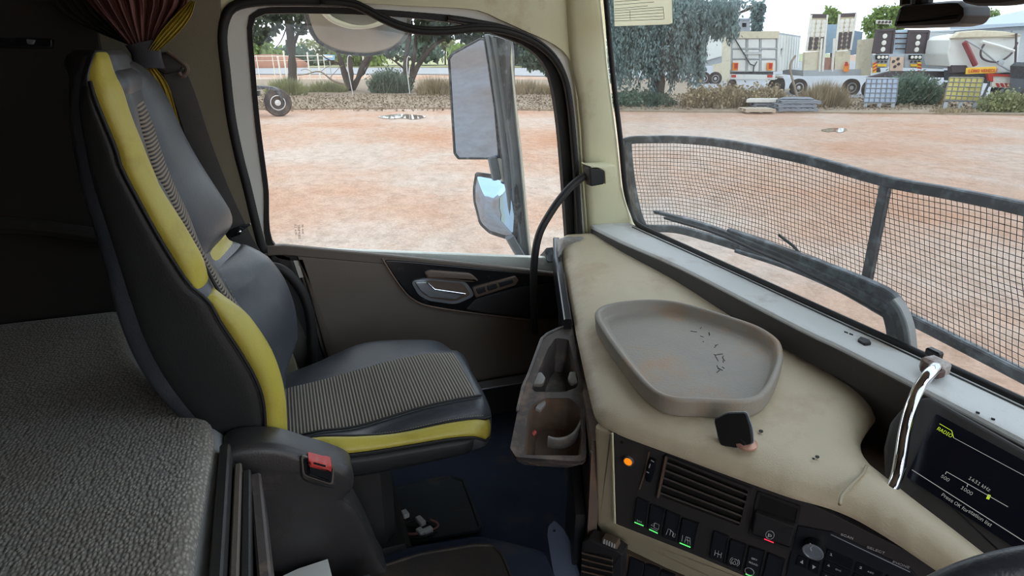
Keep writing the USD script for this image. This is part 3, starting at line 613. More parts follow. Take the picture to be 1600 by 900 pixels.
# ------------------------------------------------------------------ foot well
fw_ = Thing('floor_mat', 'dark rubber mat with raised rim in the passenger foot well', 'mat', base=onz(660, 800, FLOOR))
mp = [(578, 774), (640, 758), (705, 745), (724, 751), (738, 788), (752, 828), (640, 848), (592, 862)]
mz = rounded(A([onz(a, b, FLOOR + .012) for a, b in mp]), .15)
fw_.part('mat_base', slab(mz, (0, 0, -.012), .003), mat_dark)
fw_.part('mat_rim', tube(np.vstack([mz, mz[:1]]), .006, 6), mat_dark)
tun = Thing('tunnel_cover', 'brown grey engine tunnel cover with padded mat at the foot of the picture', 'cover', base=onz(700, 890, 1.42))
tp = [(520, 905), (560, 880), (640, 850), (747, 833), (792, 842), (853, 857), (872, 905), (880, 990), (480, 990)]
tun.part('cover_shell', slab(rounded(A([onz(a, b, 1.5) for a, b in tp]), .2), (0, 0, -.1), prof=[(.02, 0), (.006, .004), (0, .014), (0, .1)]), carpet)
tm = [(520, 920), (600, 884), (655, 866), (741, 852), (770, 852), (784, 866), (800, 905), (806, 990), (520, 990)]
tun.part('cover_mat', slab(rounded(A([onz(a, b, 1.516) for a, b in tm]), .15), (0, 0, -.016), .005), tunnel_brown)
tun.part('mat_edge', tube(line(rounded(A([onz(a, b, 1.516) for a, b in tm]), .15)[4:35], 60), .004, 6), tunnel_brown)
one('paper_sheet', slab(A([onz(436, 902, 1.634), onz(466, 888, 1.64), onz(512, 873, 1.636), onz(520, 905, 1.634), onz(520, 960, 1.634), onz(440, 960, 1.634)]) , (0, 0, -.004), .001), paper, 'pale folded sheet lying at the foot of the bunk', 'paper')
one('bunk_step', rbox((-.07, .00, 1.51), (.36, .17, .23), .02), dark_plastic, 'dark step below the bunk at the foot of the picture', 'step')
flp = [(866, 813), (857, 822), (855, 835), (862, 880), (872, 930), (915, 930), (903, 890), (893, 850), (880, 826)]
fl = Thing('carpet_flap', 'blue grey carpet flap with a hole standing by the dash column', 'flap', base=onz(885, 900, FLOOR))
fpl = (onz(880, 860, 1.52), nrm([.35, -.6, .72]))
fo = rounded(A([onp(a, b, *fpl) for a, b in flp]), .2); fh = A([onp(866 + 2.6 * math.cos(t), 829 + 2 * math.sin(t), *fpl) for t in np.linspace(0, 6.28, 12, endpoint=False)])
fl.part('flap', holed(fo, [fh], fpl[1] * -.006), flap_blue, smooth=False)
wires = Thing('cable_bundle', 'loose cables with white plugs lying on the floor mat', 'cables', base=onz(630, 815, FLOOR))
rg = np.random.default_rng(5)
for k, pts in enumerate([[(562, 772), (580, 800), (600, 812), (640, 822), (672, 828)], [(565, 776), (585, 806), (620, 818), (655, 812), (678, 822)], [(590, 838), (620, 834), (650, 834), (680, 826), (684, 818), (672, 812)], [(560, 768), (572, 790), (582, 802)], [(584, 842), (630, 842), (664, 838), (682, 830)]]):
    wires.part('cable', tube(curve(A([onz(a, b, FLOOR + .022 + .006 * (i % 3)) for i, (a, b) in enumerate(pts)]), 30), .0035, 6), maroon if k == 2 else rubber, smooth=True)
for a, b, dx, dy in ((579, 788, 10, -6), (587, 804, 16, 6), (633, 803, 6, 8), (657, 814, 10, 10), (668, 829, 14, -6), (657, 831, 8, 8)):
    P, Q = onz(a - dx / 2, b - dy / 2, FLOOR + .035), onz(a + dx / 2, b + dy / 2, FLOOR + .035); d = nrm(Q - P)
    wires.part('plug', rbox((P + Q) / 2, (np.linalg.norm(Q - P), .016, .014), .002, [d, np.cross([0, 0, 1], d), (0, 0, 1)]), conn_white)
# ------------------------------------------------------------------ dashboard
DA, DB, DC = onz(875, 373, 2.02), onz(930, 655, 1.94), onz(1320, 775, 1.94)
DN = nrm(np.cross(DB - DA, DC - DA))
DO = DA.copy()
def ondash(px, py, up=0.): return onp(px, py, DO + DN * up, DN)
DB = ondash(930, 655, -.034); DA = ondash(875, 373, -.034)
dash = Thing('dashboard', 'dusty beige truck dashboard with grey ledge under the windscreen', 'dashboard', base=(-.2, .85, FLOOR))
top = [(877, 372), (910, 370), (950, 366), (985, 380), (1080, 424), (1200, 480), (1300, 533), (1380, 588), (1397, 610), (1390, 624), (1355, 672), (1343, 692), (1345, 708), (1356, 725), (1372, 738), (1430, 785), (1500, 838), (1540, 870),
       (1640, 950), (1560, 960), (1480, 896), (1400, 842), (1340, 806), (1296, 788), (1240, 774), (1150, 742), (1050, 705), (975, 678), (945, 664), (932, 655), (927, 640), (915, 590), (900, 520), (888, 450), (880, 410), (874, 382)]
from scipy.spatial import Delaunay
import shapely
def rolled_top(outline, n, width, drop, depth, step=.011):
    """A flat padded top whose rim rolls down smoothly: heights follow the distance from the outline."""
    u, v, w = basis(n); o = outline.mean(0); q = np.stack([(outline - o) @ u, (outline - o) @ v], 1)
    for _ in range(3): q = (np.roll(q, 1, 0) + 2 * q + np.roll(q, -1, 0)) / 4
    pg = Polygon(q); a, b, c, d = pg.bounds; gx_, gy_ = np.meshgrid(np.arange(a, c, step), np.arange(b, d, step)); g = np.stack([gx_.ravel(), gy_.ravel()], 1)
    pt = shapely.points(g); dd = shapely.distance(pt, pg.exterior); k = shapely.contains(pg, pt) & (dd > step * .7); g, dd = g[k], dd[k]
    P = np.vstack([q, g]); D = np.r_[np.zeros(len(q)), dd]; T = Delaunay(P).simplices; k = shapely.contains(pg.buffer(1e-6), shapely.points(P[T].mean(1))); T = T[k]
    t = np.clip(1 - D / width, 0, 1); hgt = drop - drop * (1 - np.sqrt(np.clip(1 - t ** 2, 0, 1))) * .75 - drop * .25 * t ** 2
    V = o + P[:, :1] * u + P[:, 1:] * v + hgt[:, None] * w; N = len(q); low = V[:N] - w * depth
    e1, e2 = P[T[:, 1]] - P[T[:, 0]], P[T[:, 2]] - P[T[:, 0]]; fl = e1[:, 0] * e2[:, 1] - e1[:, 1] * e2[:, 0] < 0; T[fl] = T[fl][:, ::-1]
    i = np.arange(N); j = (i + 1) % N; m = len(V); ccw = np.sum(q[:, 0] * np.roll(q[:, 1], -1) - q[:, 1] * np.roll(q[:, 0], -1)) > 0
    S = np.vstack([np.stack([i, i + m, j], 1), np.stack([j, i + m, j + m], 1)]); S = S if ccw else S[:, ::-1]
    return trimesh.Trimesh(np.vstack([V, low]), np.vstack([T, S]), process=False)
DROP = .030
tp_ = line(A([ondash(a, b, -DROP) for a, b in top]), 320, closed=True)
dash.part('dash_top', rolled_top(tp_, DN, .075, DROP, .008), beige, smooth=60, label='dusty beige dash top')
# seam line and small holes near the cut-out
dash.part('hood_seam', tube(curve(A([ondash(a, b, .001) for a, b in [(1354, 728), (1348, 740), (1328, 760), (1316, 774), (1312, 788)]]), 24), .0028, 8), beige_trim, smooth=True)
for a, b, r in ((1277, 714, .0035), (1271, 717, .0022), (1189, 674, .004), (1010, 531, .003)):
    dash.part('screw_hole', lathe([(r, 0), (r, .001), (r * .4, .0012)], ondash(a, b, .0035), DN, 10), rubber)
# windscreen ledge
lx = A([-1.07, -.92, -.57, -.14, -.06, .29, 1.08]); ly = A([.945, .950, .985, .993, 1.0, 1.002, .90])
from scipy.interpolate import PchipInterpolator
lyf = PchipInterpolator(lx, ly); xs = np.linspace(-1.07, 1.08, 60)
secs = []
for x in xs:
    yi, yo = float(lyf(x)), float(wyf(x)); s = A([(yi + .003, 2.006), (yi, 2.012), (yi, 2.044), (yi + .003, 2.049), (yi + .010, 2.051), ((yi + yo) / 2, 2.052), (yo - .004, 2.050), (yo, 2.046), (yo, 2.006)])
    secs.append(np.c_[np.full(len(s), x), s])
dash.part('windscreen_ledge', loft(secs, caps=True), ledge_grey, smooth=30, label='grey dusty ledge under the glass')
dash.part('ledge_face', sheet(A([[(x, float(lyf(x)) - .003, z) for x in np.linspace(-1.06, 1.07, 40)] for z in (1.985, 2.012, 2.040)]), A([0, .004, 0])), panel_black, smooth=30, label='dark front of the ledge')
gv = A([(x, float(lyf(x)) * .18 + float(wyf(x)) * .82, 2.0522) for x in np.linspace(-1.0, 1.05, 50)])
dash.part('ledge_groove', beam(gv, .0035, .0012, (0, 1, 0)), rubber, smooth=False)
dash.part('under_ledge', loft([np.c_[np.full(4, x), A([(float(lyf(x)) + .012, 1.74), (float(lyf(x)) + .012, 2.008), (float(wyf(x)), 2.008), (float(wyf(x)), 1.74)])] for x in np.linspace(-1.06, 1.07, 30)], caps=True), panel_black, smooth=False)
sens = dash.part('ledge_sensor', slab(rounded(A([onz(a, b, 2.058) for a, b in [(1340, 529), (1345, 525), (1359, 530), (1362, 535), (1352, 536)]]), .2), (0, 0, -.01), .002), gloss_black, label='small black sensor on the ledge')
for a, b in ((1322, 519), (1330, 522), (1528, 644), (1552, 654)):
    dash.part('ledge_speck', slab(A([onz(a - 3, b - 2, 2.053), onz(a + 3, b, 2.053), onz(a + 3, b + 1.5, 2.053), onz(a - 3, b - .5, 2.053)]), (0, 0, -.002)), rubber, smooth=False)
# dark recess with the display
dash.part('display_shelf', rbox((.66, .98, 1.80), (.72, .18, .06), .01), panel_black)
DIS = (ony(1470, 665, .965), nrm([0, -.80, .60]))
def dis(a, b, up=0.): return onp(a, b, DIS[0] + DIS[1] * up, DIS[1])
bez = [(1388, 660), (1404, 640), (1428, 622), (1452, 618), (1660, 735), (1660, 960), (1560, 890), (1380, 760), (1378, 700)]
dsp = Thing('radio_display', 'wide dark dashboard display showing the radio page', 'display', base=dis(1520, 740))
dsp.part('display_bezel', slab(rounded(A([dis(a, b) for a, b in bez]), .15), DIS[1] * -.05, .008), panel_black)
scr = dsp.part('display_screen', slab(rounded(A([dis(a, b, .002) for a, b in [(1462, 646), (1660, 752), (1660, 905), (1416, 745)]]), .04), DIS[1] * -.006), screen_mat, smooth=False)
UX, VX = A([1., 0, 0]), nrm([0, .6, .8])
def dl(p, q, w, m, nm='display_line'):
    P, Q = dis(*p, .0024), dis(*q, .0024); dsp.part(nm, beam(A([P, Q]), w, .0004, np.cross(DIS[1], Q - P)), m, smooth=False, under=scr)
dl((1425, 734), (1600, 846), .0014, lit_white); dl((1468, 662), (1487, 673), .001, lit_lime); dl((1487, 673), (1490, 684), .001, lit_lime); dl((1490, 684), (1660, 775), .001, lit_white)
dl((1479, 737), (1575, 792), .0012, lit_white); dl((1479, 737), (1477, 741), .0012, lit_white); dl((1512, 756), (1511, 761), .0012, lit_white)
dl((1546, 773), (1543, 780), .004, lit_lime, 'tuning_mark')
def dt(s, a, b, h, m): dsp.part('display_text', text(s, h, dis(a, b, .0024), UX, VX, .0003), m, smooth=False, under=scr)
dt('RADIO', 1463, 671, .0058, lit_lime); dt('1431 kHz', 1512, 748, .0052, lit_white); dt('500', 1469, 745, .0052, lit_white); dt('1000', 1500, 763, .0052, lit_white)
dt('Press OK for', 1470, 774, .0052, lit_white); dt('station list', 1512, 800, .0052, lit_white)
# centre console face, turned toward the driver
FO = onz(960, 680, 1.905); FU = nrm(onz(1240, 775, 1.905) - FO); FN0 = nrm(np.cross(FU, [0, 0, 1])); FV = nrm(A([0, 0, 1.]) + FN0 * .14); FO = FO - FN0 * .010; FN = nrm(np.cross(FU, FV))
def fp(a, b, up=0.): return onp(a, b, FO + FN * up, FN)
def fps(p, up=0.): return A([fp(a, b, up) for a, b in p])
cons = Thing('centre_console', 'dark centre console with beige surround, air vent and rocker switches', 'console', base=fp(1050, 800) * (1, 1, 0) + A([0, 0, FLOOR]))
side = A([fp(918, 668), fp(960, 677)])
dash.part('stack_body', slab(A([*(FO + FU * -.03 + FN0 * -.12)[:2], 1.88, *(FO + FU * .62 + FN0 * -.12)[:2], 1.88, .55, 1.09, 1.88, -.85, 1.09, 1.88, *(DB + A([-.55, .235, 0]))[:2], 1.88]).reshape(-1, 3), (0, 0, -.46)), brown_plastic, smooth=False, label='brown console body')
cons.part('face_plate', slab(rounded(fps([(955, 674), (1245, 778), (1300, 803), (1480, 893), (1560, 960), (1200, 960), (1080, 868), (959, 822)], .003), .04), FN * -.03, .002), panel_black)
cons.part('surround', slab(rounded(fps([(929, 668), (945, 673), (957, 680), (960, 818), (1080, 865), (1190, 912), (1190, 940), (1120, 922), (1040, 889), (976, 858), (942, 840), (932, 820)], .005), .06), FN * -.03, .006), beige_trim, label='beige trim around the console face')
cons.part('surround_edge', tube(fps([(957, 677), (959, 750), (961, 817)], .011), .0022, 6), cream)
hz = cons.part('hazard_button', lathe([(.0105, 0), (.0105, .006), (.0085, .007), (.0085, .004)], fp(983, 719, .003), FN, 24), silver, label='silver ringed amber button')
cons.part('button_lens', lathe([(.008, 0), (.008, .006), (.005, .0085), (.001, .009)], fp(983, 719, .005), FN, 20), lit_amber, under=hz)
cons.part('screw', lathe([(.003, 0), (.003, .002)], fp(972, 691, .003), FN, 10), rubber)
cons.part('face_groove', beam(fps([(1014, 706), (1008, 738), (999, 764)], .0045), .003, .002, FU), brown_plastic, smooth=False)
tw = cons.part('thumb_wheel', slab(rounded(fps([(1014, 717), (1024, 721), (1022, 742), (1017, 756), (1008, 753), (1008, 735)], .010), .3), FN * -.012, .004), gloss_black)
for p, q in (((1017, 719), (1022, 722)), ((1016, 725), (1014, 731)), ((1010, 737), (1014, 739))):
    cons.part('wheel_mark', beam(fps([p, q], .0106), .002, .0006, FV), print_ink, smooth=False, under=tw)
vent = cons.part('air_vent', ring(rounded(fps([(1038, 711), (1176, 765), (1160, 830), (1024, 778)], .008), .06), rounded(fps([(1043, 716), (1169, 767), (1155, 822), (1030, 775)], .008), .06), FN * -.008, .002), panel_black)
cons.part('vent_throat', slab(fps([(1042, 715), (1170, 766), (1156, 823), (1029, 776)], .0035), FN * -.004), rubber, smooth=False, under=vent)
for k in range(5):
    t = (k + .6) / 5; a, b = A([1043, 716]) + (A([1030, 775]) - A([1043, 716])) * t, A([1169, 767]) + (A([1155, 822]) - A([1169, 767])) * t
    cons.part('vent_slat', beam(fps([a, b], .008), .0085, .0028, FV * .8 + FN * .6), slat_grey, smooth=False, under=vent)
cons.part('vent_side', beam(fps([(1041, 714), (1028, 777)], .0095), .004, .003, FU), brown_plastic, smooth=False, under=vent)
def rocker(q, mark=None, bar=None, up=.009, h=.0062, name='rocker_switch'):
    P = fps(q, up); s = cons.part(name, slab(rounded(P, .08), FN * -.008, .0015), key_black)
    a, b, c, d = [A(x, float) for x in q]                                         # top left, top right, bottom right, bottom left
    at = lambda u, v: (a + (b - a) * u) * (1 - v) + (d + (c - d) * u) * v
    P0, P1 = fp(*at(.97, .02), up + .0012), fp(*at(.97, .98), up + .0012); cons.part('switch_edge', beam(A([P0, P1]), .0016, .002, FU), dark_plastic, smooth=False, under=s)
    if bar: cons.part('indicator', beam(fps([at(.1, .93), at(.8, .93)], up + .0008), .0022, .0012, FV), bar, smooth=False, under=s)
    for m, u, v, hh in mark or []:
        if isinstance(m, str): cons.part('symbol', text(m, hh, fp(*at(u, v), up + .0004), FU, FV, .0004, bold=True, center=True), print_ink, smooth=False, under=s)
        else:
            ms = []
            for seg in m: ms.append(tube(fps([at(*x) for x in seg], up + .0006), .0006, 5))
            cons.part('symbol', cat(ms), print_ink, smooth=False, under=s)
    return s
diff = [[(.3, .62), (.3, .82)], [(.3, .72), (.7, .72)], [(.7, .62), (.7, .82)], [(.5, .6), (.5, .84)]]
truck = [[(.2, .74), (.42, .74), (.42, .62), (.2, .74)], [(.45, .6), (.8, .6), (.8, .78), (.45, .78), (.45, .6)], [(.22, .84), (.75, .84)]]
beac = [[(.25, .84), (.32, .6), (.5, .6), (.5, .8)], [(.5, .62), (.68, .66), (.68, .8)], [(.72, .68), (.85, .68), (.85, .82), (.72, .82), (.72, .68)]]
lane = [[(.2, .6), (.2, .84)], [(.38, .84), (.42, .6), (.65, .6), (.75, .84)], [(.42, .72), (.7, .72)], [(.5, .6), (.6, .84)]]
circ = [[(.5 + .2 * math.cos(t), .74 + .11 * math.sin(t)) for t in np.linspace(0, 6.28, 14)], [(.5 + .3 * math.cos(t), .74 + .16 * math.sin(t)) for t in np.linspace(2.2, 4.1, 6)], [(.5 + .3 * math.cos(t), .74 + .16 * math.sin(t)) for t in np.linspace(-.95, .95, 6)], [(.42, .8), (.5, .68), (.58, .8)]]
rocker([(995, 779), (1014, 787), (1009, 826), (989, 818)], [('SAS', .45, .84, .0042)], lit_green)
rocker([(1016, 789), (1039, 798), (1031, 838), (1012, 829)], [(truck, 0, 0, 0)], lit_green)
rocker([(1041, 799), (1064, 809), (1056, 848), (1034, 840)], [(beac, 0, 0, 0)])
rocker([(1066, 811), (1092, 820), (1083, 860), (1059, 850)], [(lane, 0, 0, 0)], lit_green)
rocker([(1115, 831), (1139, 841), (1132, 882), (1108, 872)], [(diff, 0, 0, 0)])
rocker([(1141, 844), (1167, 854), (1158, 892), (1134, 884)], [(circ, 0, 0, 0)])
rocker([(1170, 855), (1196, 864), (1186, 908), (1162, 899)], [('OFF', .45, .36, .0042), ('ROAD', .45, .52, .0042), ([[(.3 + .3 * math.cos(t), .8 + .12 * math.sin(t)) for t in np.linspace(0, 6.28, 10)]], 0, 0, 0)], lit_green)
rocker([(1200, 866), (1227, 877), (1218, 920), (1190, 908)])
pb = cons.part('park_brake_panel', ring(rounded(fps([(1184, 768), (1252, 792), (1237, 862), (1169, 837)], .006), .05), rounded(fps([(1188, 773), (1247, 795), (1233, 856), (1174, 834)], .006), .05), FN * -.005, .001), dark_plastic)
cons.part('park_brake_lever', slab(rounded(fps([(1179, 801), (1243, 824), (1233, 856), (1173, 834)], .016), .06), FN * -.016, .004), dark_plastic, under=pb)
cons.part('park_well', slab(fps([(1188, 773), (1247, 795), (1242, 822), (1181, 800)], .0045), FN * -.003), rubber, smooth=False, under=pb)
cons.part('park_symbol', cat(text('P', .0085, fp(1202.5, 840, .0164), FU, FV, .0004, bold=True, center=True), tube(fps([(1203 + 6.5 * math.cos(t), 836 + 6.5 * math.sin(t)) for t in np.linspace(0, 6.28, 22)], .0166), .0005, 5)), print_ink, smooth=False, under=pb)
cons.part('park_light', beam(fps([(1194, 842), (1209, 848)], .0168), .0022, .001, FV), lit_red, smooth=False, under=pb)
# switches on the lower, set-back panel
cons.part('lower_panel', slab(fps([(972, 862), (1040, 893), (1130, 930), (1130, 990), (966, 990)], -.006), FN * -.03), brown_plastic, smooth=False)
for k in range(3):
    a = A([984, 872]) + A([24, 10.5]) * k; q = [a, a + (22, 9.5), a + (14, 55), a + (-8, 46)]
    cons.part('lower_switch', slab(rounded(fps(q, .0), .06), FN * -.01, .002), key_black)
for a, b in ((925, 705), (925, 726), (921, 797)): cons.part('trim_screw', lathe([(.003, 0), (.003, .003), (.001, .004)], fp(a, b, -.004), FN, 10), silver)
# radio unit in the console
rad = Thing('radio_unit', 'black radio with silver ringed knob and keypad in the console face', 'radio', base=fp(1340, 870))
rad.part('radio_face', slab(rounded(fps([(1246, 822), (1300, 832), (1425, 892), (1480, 960), (1216, 960), (1232, 876)], .006), .03), FN * -.02, .002), key_black)
kn = rad.part('volume_knob', lathe([(.0185, 0), (.0175, .012), (.0165, .014), (.014, .0145), (.0135, .0125), (.001, .0125)], fp(1273, 853, .006), FN, 32), gloss_black)
rad.part('knob_ring', lathe([(.0165, .013), (.0168, .0152), (.0145, .0158), (.014, .0148)], fp(1273, 853, .006), FN, 32), silver, under=kn)
rad.part('knob_symbol', cat(tube(fps([(1263, 853), (1266, 849), (1270, 853), (1266, 856), (1268, 860)], .0205), .0008, 5)), print_ink, smooth=False, under=kn)
rad.part('face_line', beam(fps([(1298, 835), (1422, 894)], .0068), .0018, .0012, FV), silver, smooth=False)
for s, a, b, h in (('SCAN', 1313, 836, .005), ('SELECT', 1354, 856, .005), ('PHONE', 1394, 879, .005)): rad.part('key_text', text(s, h, fp(a, b, .0066), FU, FV, .0004), print_ink, smooth=False)
ks = [('1', ''), ('2', 'ABC'), ('3', 'DEF'), ('4', 'GHI'), ('5', 'JKL'), ('6', 'MNO'), ('7', 'PQRS'), ('8', 'TUV'), ('9', 'WXYZ')]
for i, (d, l) in enumerate(ks):
    c, r = i % 3, i // 3; p = A([1292, 858]) + A([46, 20.5]) * c + A([-4, 17]) * r; q = [p, p + (42, 18.7), p + (38.5, 33.5), p + (-3.6, 15)]
    k = rad.part('key', slab(rounded(fps(q, .0085), .1), FN * -.006, .001), gloss_black)
    rad.part('key_digit', cat(*[m for m in [text(d, .005, fp(*(p + (4, 9)), .009), FU, FV, .0004, bold=True)] + ([text(l, .0034, fp(*(p + (17, 15)), .009), FU, FV, .0004)] if l else [])]), print_ink, smooth=False, under=k)
for q, m in (([(1247, 868), (1262, 874), (1259, 889), (1243, 883)], '<'), ([(1265, 875), (1281, 881), (1278, 898), (1262, 891)], '>')):
    k = rad.part('arrow_key', slab(rounded(fps(q, .0085), .1), FN * -.006, .001), gloss_black)
    c = A(q).mean(0); s = -1 if m == '<' else 1
    rad.part('arrow_symbol', slab(fps([(c[0] - 2 * s, c[1] - 3.2), (c[0] + 3 * s, c[1]), (c[0] - 2 * s, c[1] + 3)], .0092), FN * -.001), print_ink, smooth=False, under=k)
# hand microphone hanging in front of the lower panel
mic = Thing('radio_microphone', 'brown black handheld radio microphone with barred grille below the console', 'microphone', base=fp(938, 890, .05))
mo_ = rounded(fps([(908, 849), (918, 842), (962, 861), (972, 868), (966, 960), (902, 960)], .05), .15)
mic.part('case', slab(mo_, FN * -.034, .006), dark_plastic)
gr = mic.part('grille_plate', slab(rounded(fps([(910, 862), (957, 871), (954, 955), (907, 955)], .052), .1), FN * -.004, .001), rubber)
for k in range(6):
    a, b = A([909, 864 + 9.5 * k]), A([957, 876 + 9.2 * k]); mic.part('grille_bar', beam(fps([a, b], .0545), .0032, .003, FV), brown_plastic, smooth=False, under=gr)
cl = mic.part('connector', slab(rounded(fps([(940, 842), (962, 850), (964, 860), (940, 852)], .045), .1), FN * -.02, .002), brown_plastic)
for k in range(5):
    a = A([943, 843.5]) + A([4, 1.7]) * k; mic.part('pin', slab(fps([a, a + (2, .9), a + (1.6, 7), a + (-.6, 6)], .0465), FN * -.003), conn_white, smooth=False, under=cl)
# ------------------------------------------------------------------ passenger side of the stack: cup holder
wd = nrm(A([DA[0] - DB[0], DA[1] - DB[1], 0])); wn = nrm(A([wd[1], -wd[0], 0])); wn = wn if wn[1] < 0 else -wn
dash.part('side_skirt', slab(A([DB + (0, 0, -.05), DB + wd * .95 + (0, 0, -.02), DB + wd * .95 + (0, 0, -.52), DB + (0, 0, -.52)]) + wn * .004, wn * -.02), brown_plastic, smooth=False, label='brown side of the stack')
sk = curve(A([ondash(a, b, -.03) for a, b in [(870, 378), (872, 400), (880, 450), (889, 508)]]), 20)
dash.part('dash_end_strip', beam(sk + A([-.008, 0, -.03]), .09, .02, (0, 0, 1)), gloss_black, smooth=False, label='glossy dark strip along the dash end')
dash.part('end_strip_cap', slab(rounded(A([ondash(a, b, .006) for a, b in [(869, 374), (884, 369), (912, 369), (908, 373), (880, 378), (872, 394)]]), .2), DN * -.03, .004), holder_grey)
dash.part('stack_bracket', slab(A([DB + wd * .02 + (0, 0, -.25), DB + wd * .2 + (0, 0, -.2), DB + wd * .22 + (0, 0, -.50), DB + wd * .04 + (0, 0, -.5)]) + wn * .03, wn * -.025, .006), dark_plastic)
Pn = onp(917, 722, DB + wn * .012, wn); Pf = onp(893, 508, DB + wn * .012, wn)
hz_ = nrm(np.cross(wn, Pf - Pn)); hz_ = hz_ if hz_[2] > 0 else -hz_
def hp(a, b, up=0.): return onp(a, b, Pn + hz_ * up, hz_)
def hps(p, up=0.): return A([hp(a, b, up) for a, b in p])
cup = Thing('cup_holder', 'brown grey plastic double cup holder on the side of the console', 'cup holder', base=hp(860, 620, -.2))
out = rounded(hps([(894, 508), (872, 514), (855, 522), (846, 530), (826, 585), (817, 604), (809, 640), (797, 700), (806, 714), (917, 722), (913, 620)]), .15)
w1 = rounded(hps([(888, 530), (868, 528), (856, 545), (833, 600), (831, 607), (836, 612), (880, 613), (900, 606), (905, 596), (896, 560)]), .2)
w2 = rounded(hps([(892, 622), (852, 622), (832, 632), (824, 650), (819, 705), (822, 711), (908, 712), (911, 680), (908, 640)]), .2)
cup.part('top_plate', holed(out, [w1, w2], hz_ * -.012), holder_brown, smooth=False)
cup.part('rim_edge', tube(np.vstack([out[:34]]), .004, 8), holder_brown, smooth=True)
cup.part('outer_shell', loft([out, out - hz_ * .010, out + (out.mean(0) - out) * .11 - hz_ * .05, out + (out.mean(0) - out) * .26 - hz_ * .10, out + (out.mean(0) - out) * .40 - hz_ * .125][::1], caps=False), holder_brown, smooth=40)
for k, w in enumerate((w1, w2)):
    c = w.mean(0); cup.part('well', cat(loft([w - hz_ * .002, c + (w - c) * .9 - hz_ * .04, c + (w - c) * .62 - hz_ * .075]), slab(c + (w - c) * .62 - hz_ * .075, hz_ * -.004)), (holder_brown, brown_plastic)[k], smooth=40)
for q in ([(831, 600), (835, 583), (846, 580), (853, 590), (848, 600)], [(904, 598), (900, 580), (890, 580), (887, 591), (892, 599)]):
    cup.part('grip_tab', slab(rounded(hps(q, -.004), .3), hz_ * -.012, .003), holder_grey, label='pale spring tab')
arm = curve(hps([(856, 690), (868, 693), (884, 691), (898, 682), (908, 664)], -.03), 24)
cup.part('cup_arm', beam(arm, .035, .006, hz_), holder_grey, smooth=40, label='pale curved cup arm')
cup.part('arm_tip', slab(rounded(hps([(840, 631), (851, 623), (853, 630), (844, 641), (836, 637)], -.006), .2), hz_ * -.01, .002), holder_grey)
cup.part('red_latch', slab(rounded(hps([(831, 676), (836, 671), (839, 675), (833, 681)], -.03), .2), hz_ * -.006, .001), red_plastic, label='small red latch')
# ------------------------------------------------------------------ things standing on the dash
TO = ondash(1070, 560, .040)
def tr(a, b, up=0.): return onp(a, b, TO + DN * up, DN)
rim = [(931, 493), (938, 480), (965, 472), (1010, 468), (1050, 470), (1090, 479), (1140, 494), (1185, 510), (1215, 530), (1222, 548), (1220, 570), (1205, 603), (1185, 622), (1150, 628), (1100, 626), (1055, 624), (1025, 614), (1000, 592), (970, 555), (945, 520)]
ro = curve(A([tr(a, b) for a, b in rim]), 140, closed=True); c = ro.mean(0)
def ins(p, d):
    t = np.roll(p, -1, 0) - np.roll(p, 1, 0); t /= np.linalg.norm(t, axis=1)[:, None]; n = np.cross(t, DN)
    n = n if ((c - p) * n).sum() > 0 else -n
    return p + n * d
prof = [(.014, -.042), (.004, -.040), (.0, -.036), (-.002, -.004), (.0, 0), (.004, .002), (.009, .0005), (.012, -.004), (.016, -.020), (.022, -.026), (.034, -.028)]
tray = Thing('dash_tray', 'shallow grey brown rubber tray with raised rim lying on the dashboard', 'tray', base=c - DN * .042)
Rg = [ins(ro, i) + DN * h for i, h in prof]
tray.part('tray_body', loft(Rg, caps=True), steel_tray, smooth=50)
sc = []
rg = np.random.default_rng(3)
for a, b in ((1090, 519), (1100, 528), (1116, 540), (1120, 553), (1128, 562), (1122, 575), (1108, 522), (1128, 578), (1133, 560)):
    for _ in range(2):
        p = A([a, b]) + rg.normal(0, 2, 2); q = p + rg.normal(0, 5, 2); sc.append(tube(A([tr(*p, -.0275), tr(*q, -.0275)]), .0007, 5))
tray.part('scratch_marks', cat(sc), print_dark, smooth=False, kind='stuff')
ph = Thing('phone_mount', 'small square black magnetic phone mount stuck on the dash', 'phone mount', base=ondash(1160, 698, .004))
pn = nrm(nrm(CAM - ondash(1150, 690)) * .55 + A([.1, -.55, .05])); po = ondash(1150, 692) + A([0, 0, .035])
def mp_(a, b, up=0.): return onp(a, b, po + pn * up, pn)
ph.part('mount_plate', slab(rounded(A([mp_(a, b) for a, b in [(1116, 656), (1135, 646), (1165, 645), (1172, 668), (1175, 693), (1150, 700), (1125, 696)]]), .2), pn * -.008, .002), rubber, label='black pad')
ph.part('plate_edge', slab(rounded(A([mp_(a, b, -.005) for a, b in [(1115, 655), (1135, 644), (1167, 643), (1176, 668), (1178, 693), (1150, 701), (1124, 697)]]), .2), pn * -.004, .001), silver)
st0 = mp_(1152, 680, -.01); ph.part('mount_stem', tube(A([st0, (st0 + ondash(1166, 695, .01)) / 2, ondash(1166, 695, .008)]), .007, 10), dark_plastic)
ph.part('mount_foot', lathe([(.019, 0), (.019, .003), (.015, .006), (.008, .008)], ondash(1166, 694, .003), DN, 24), M('copper_foot', (196, 150, 130), .4, metal=.3, dust=(140, 105, 85), dfac=(.5, .8), dscale=30))
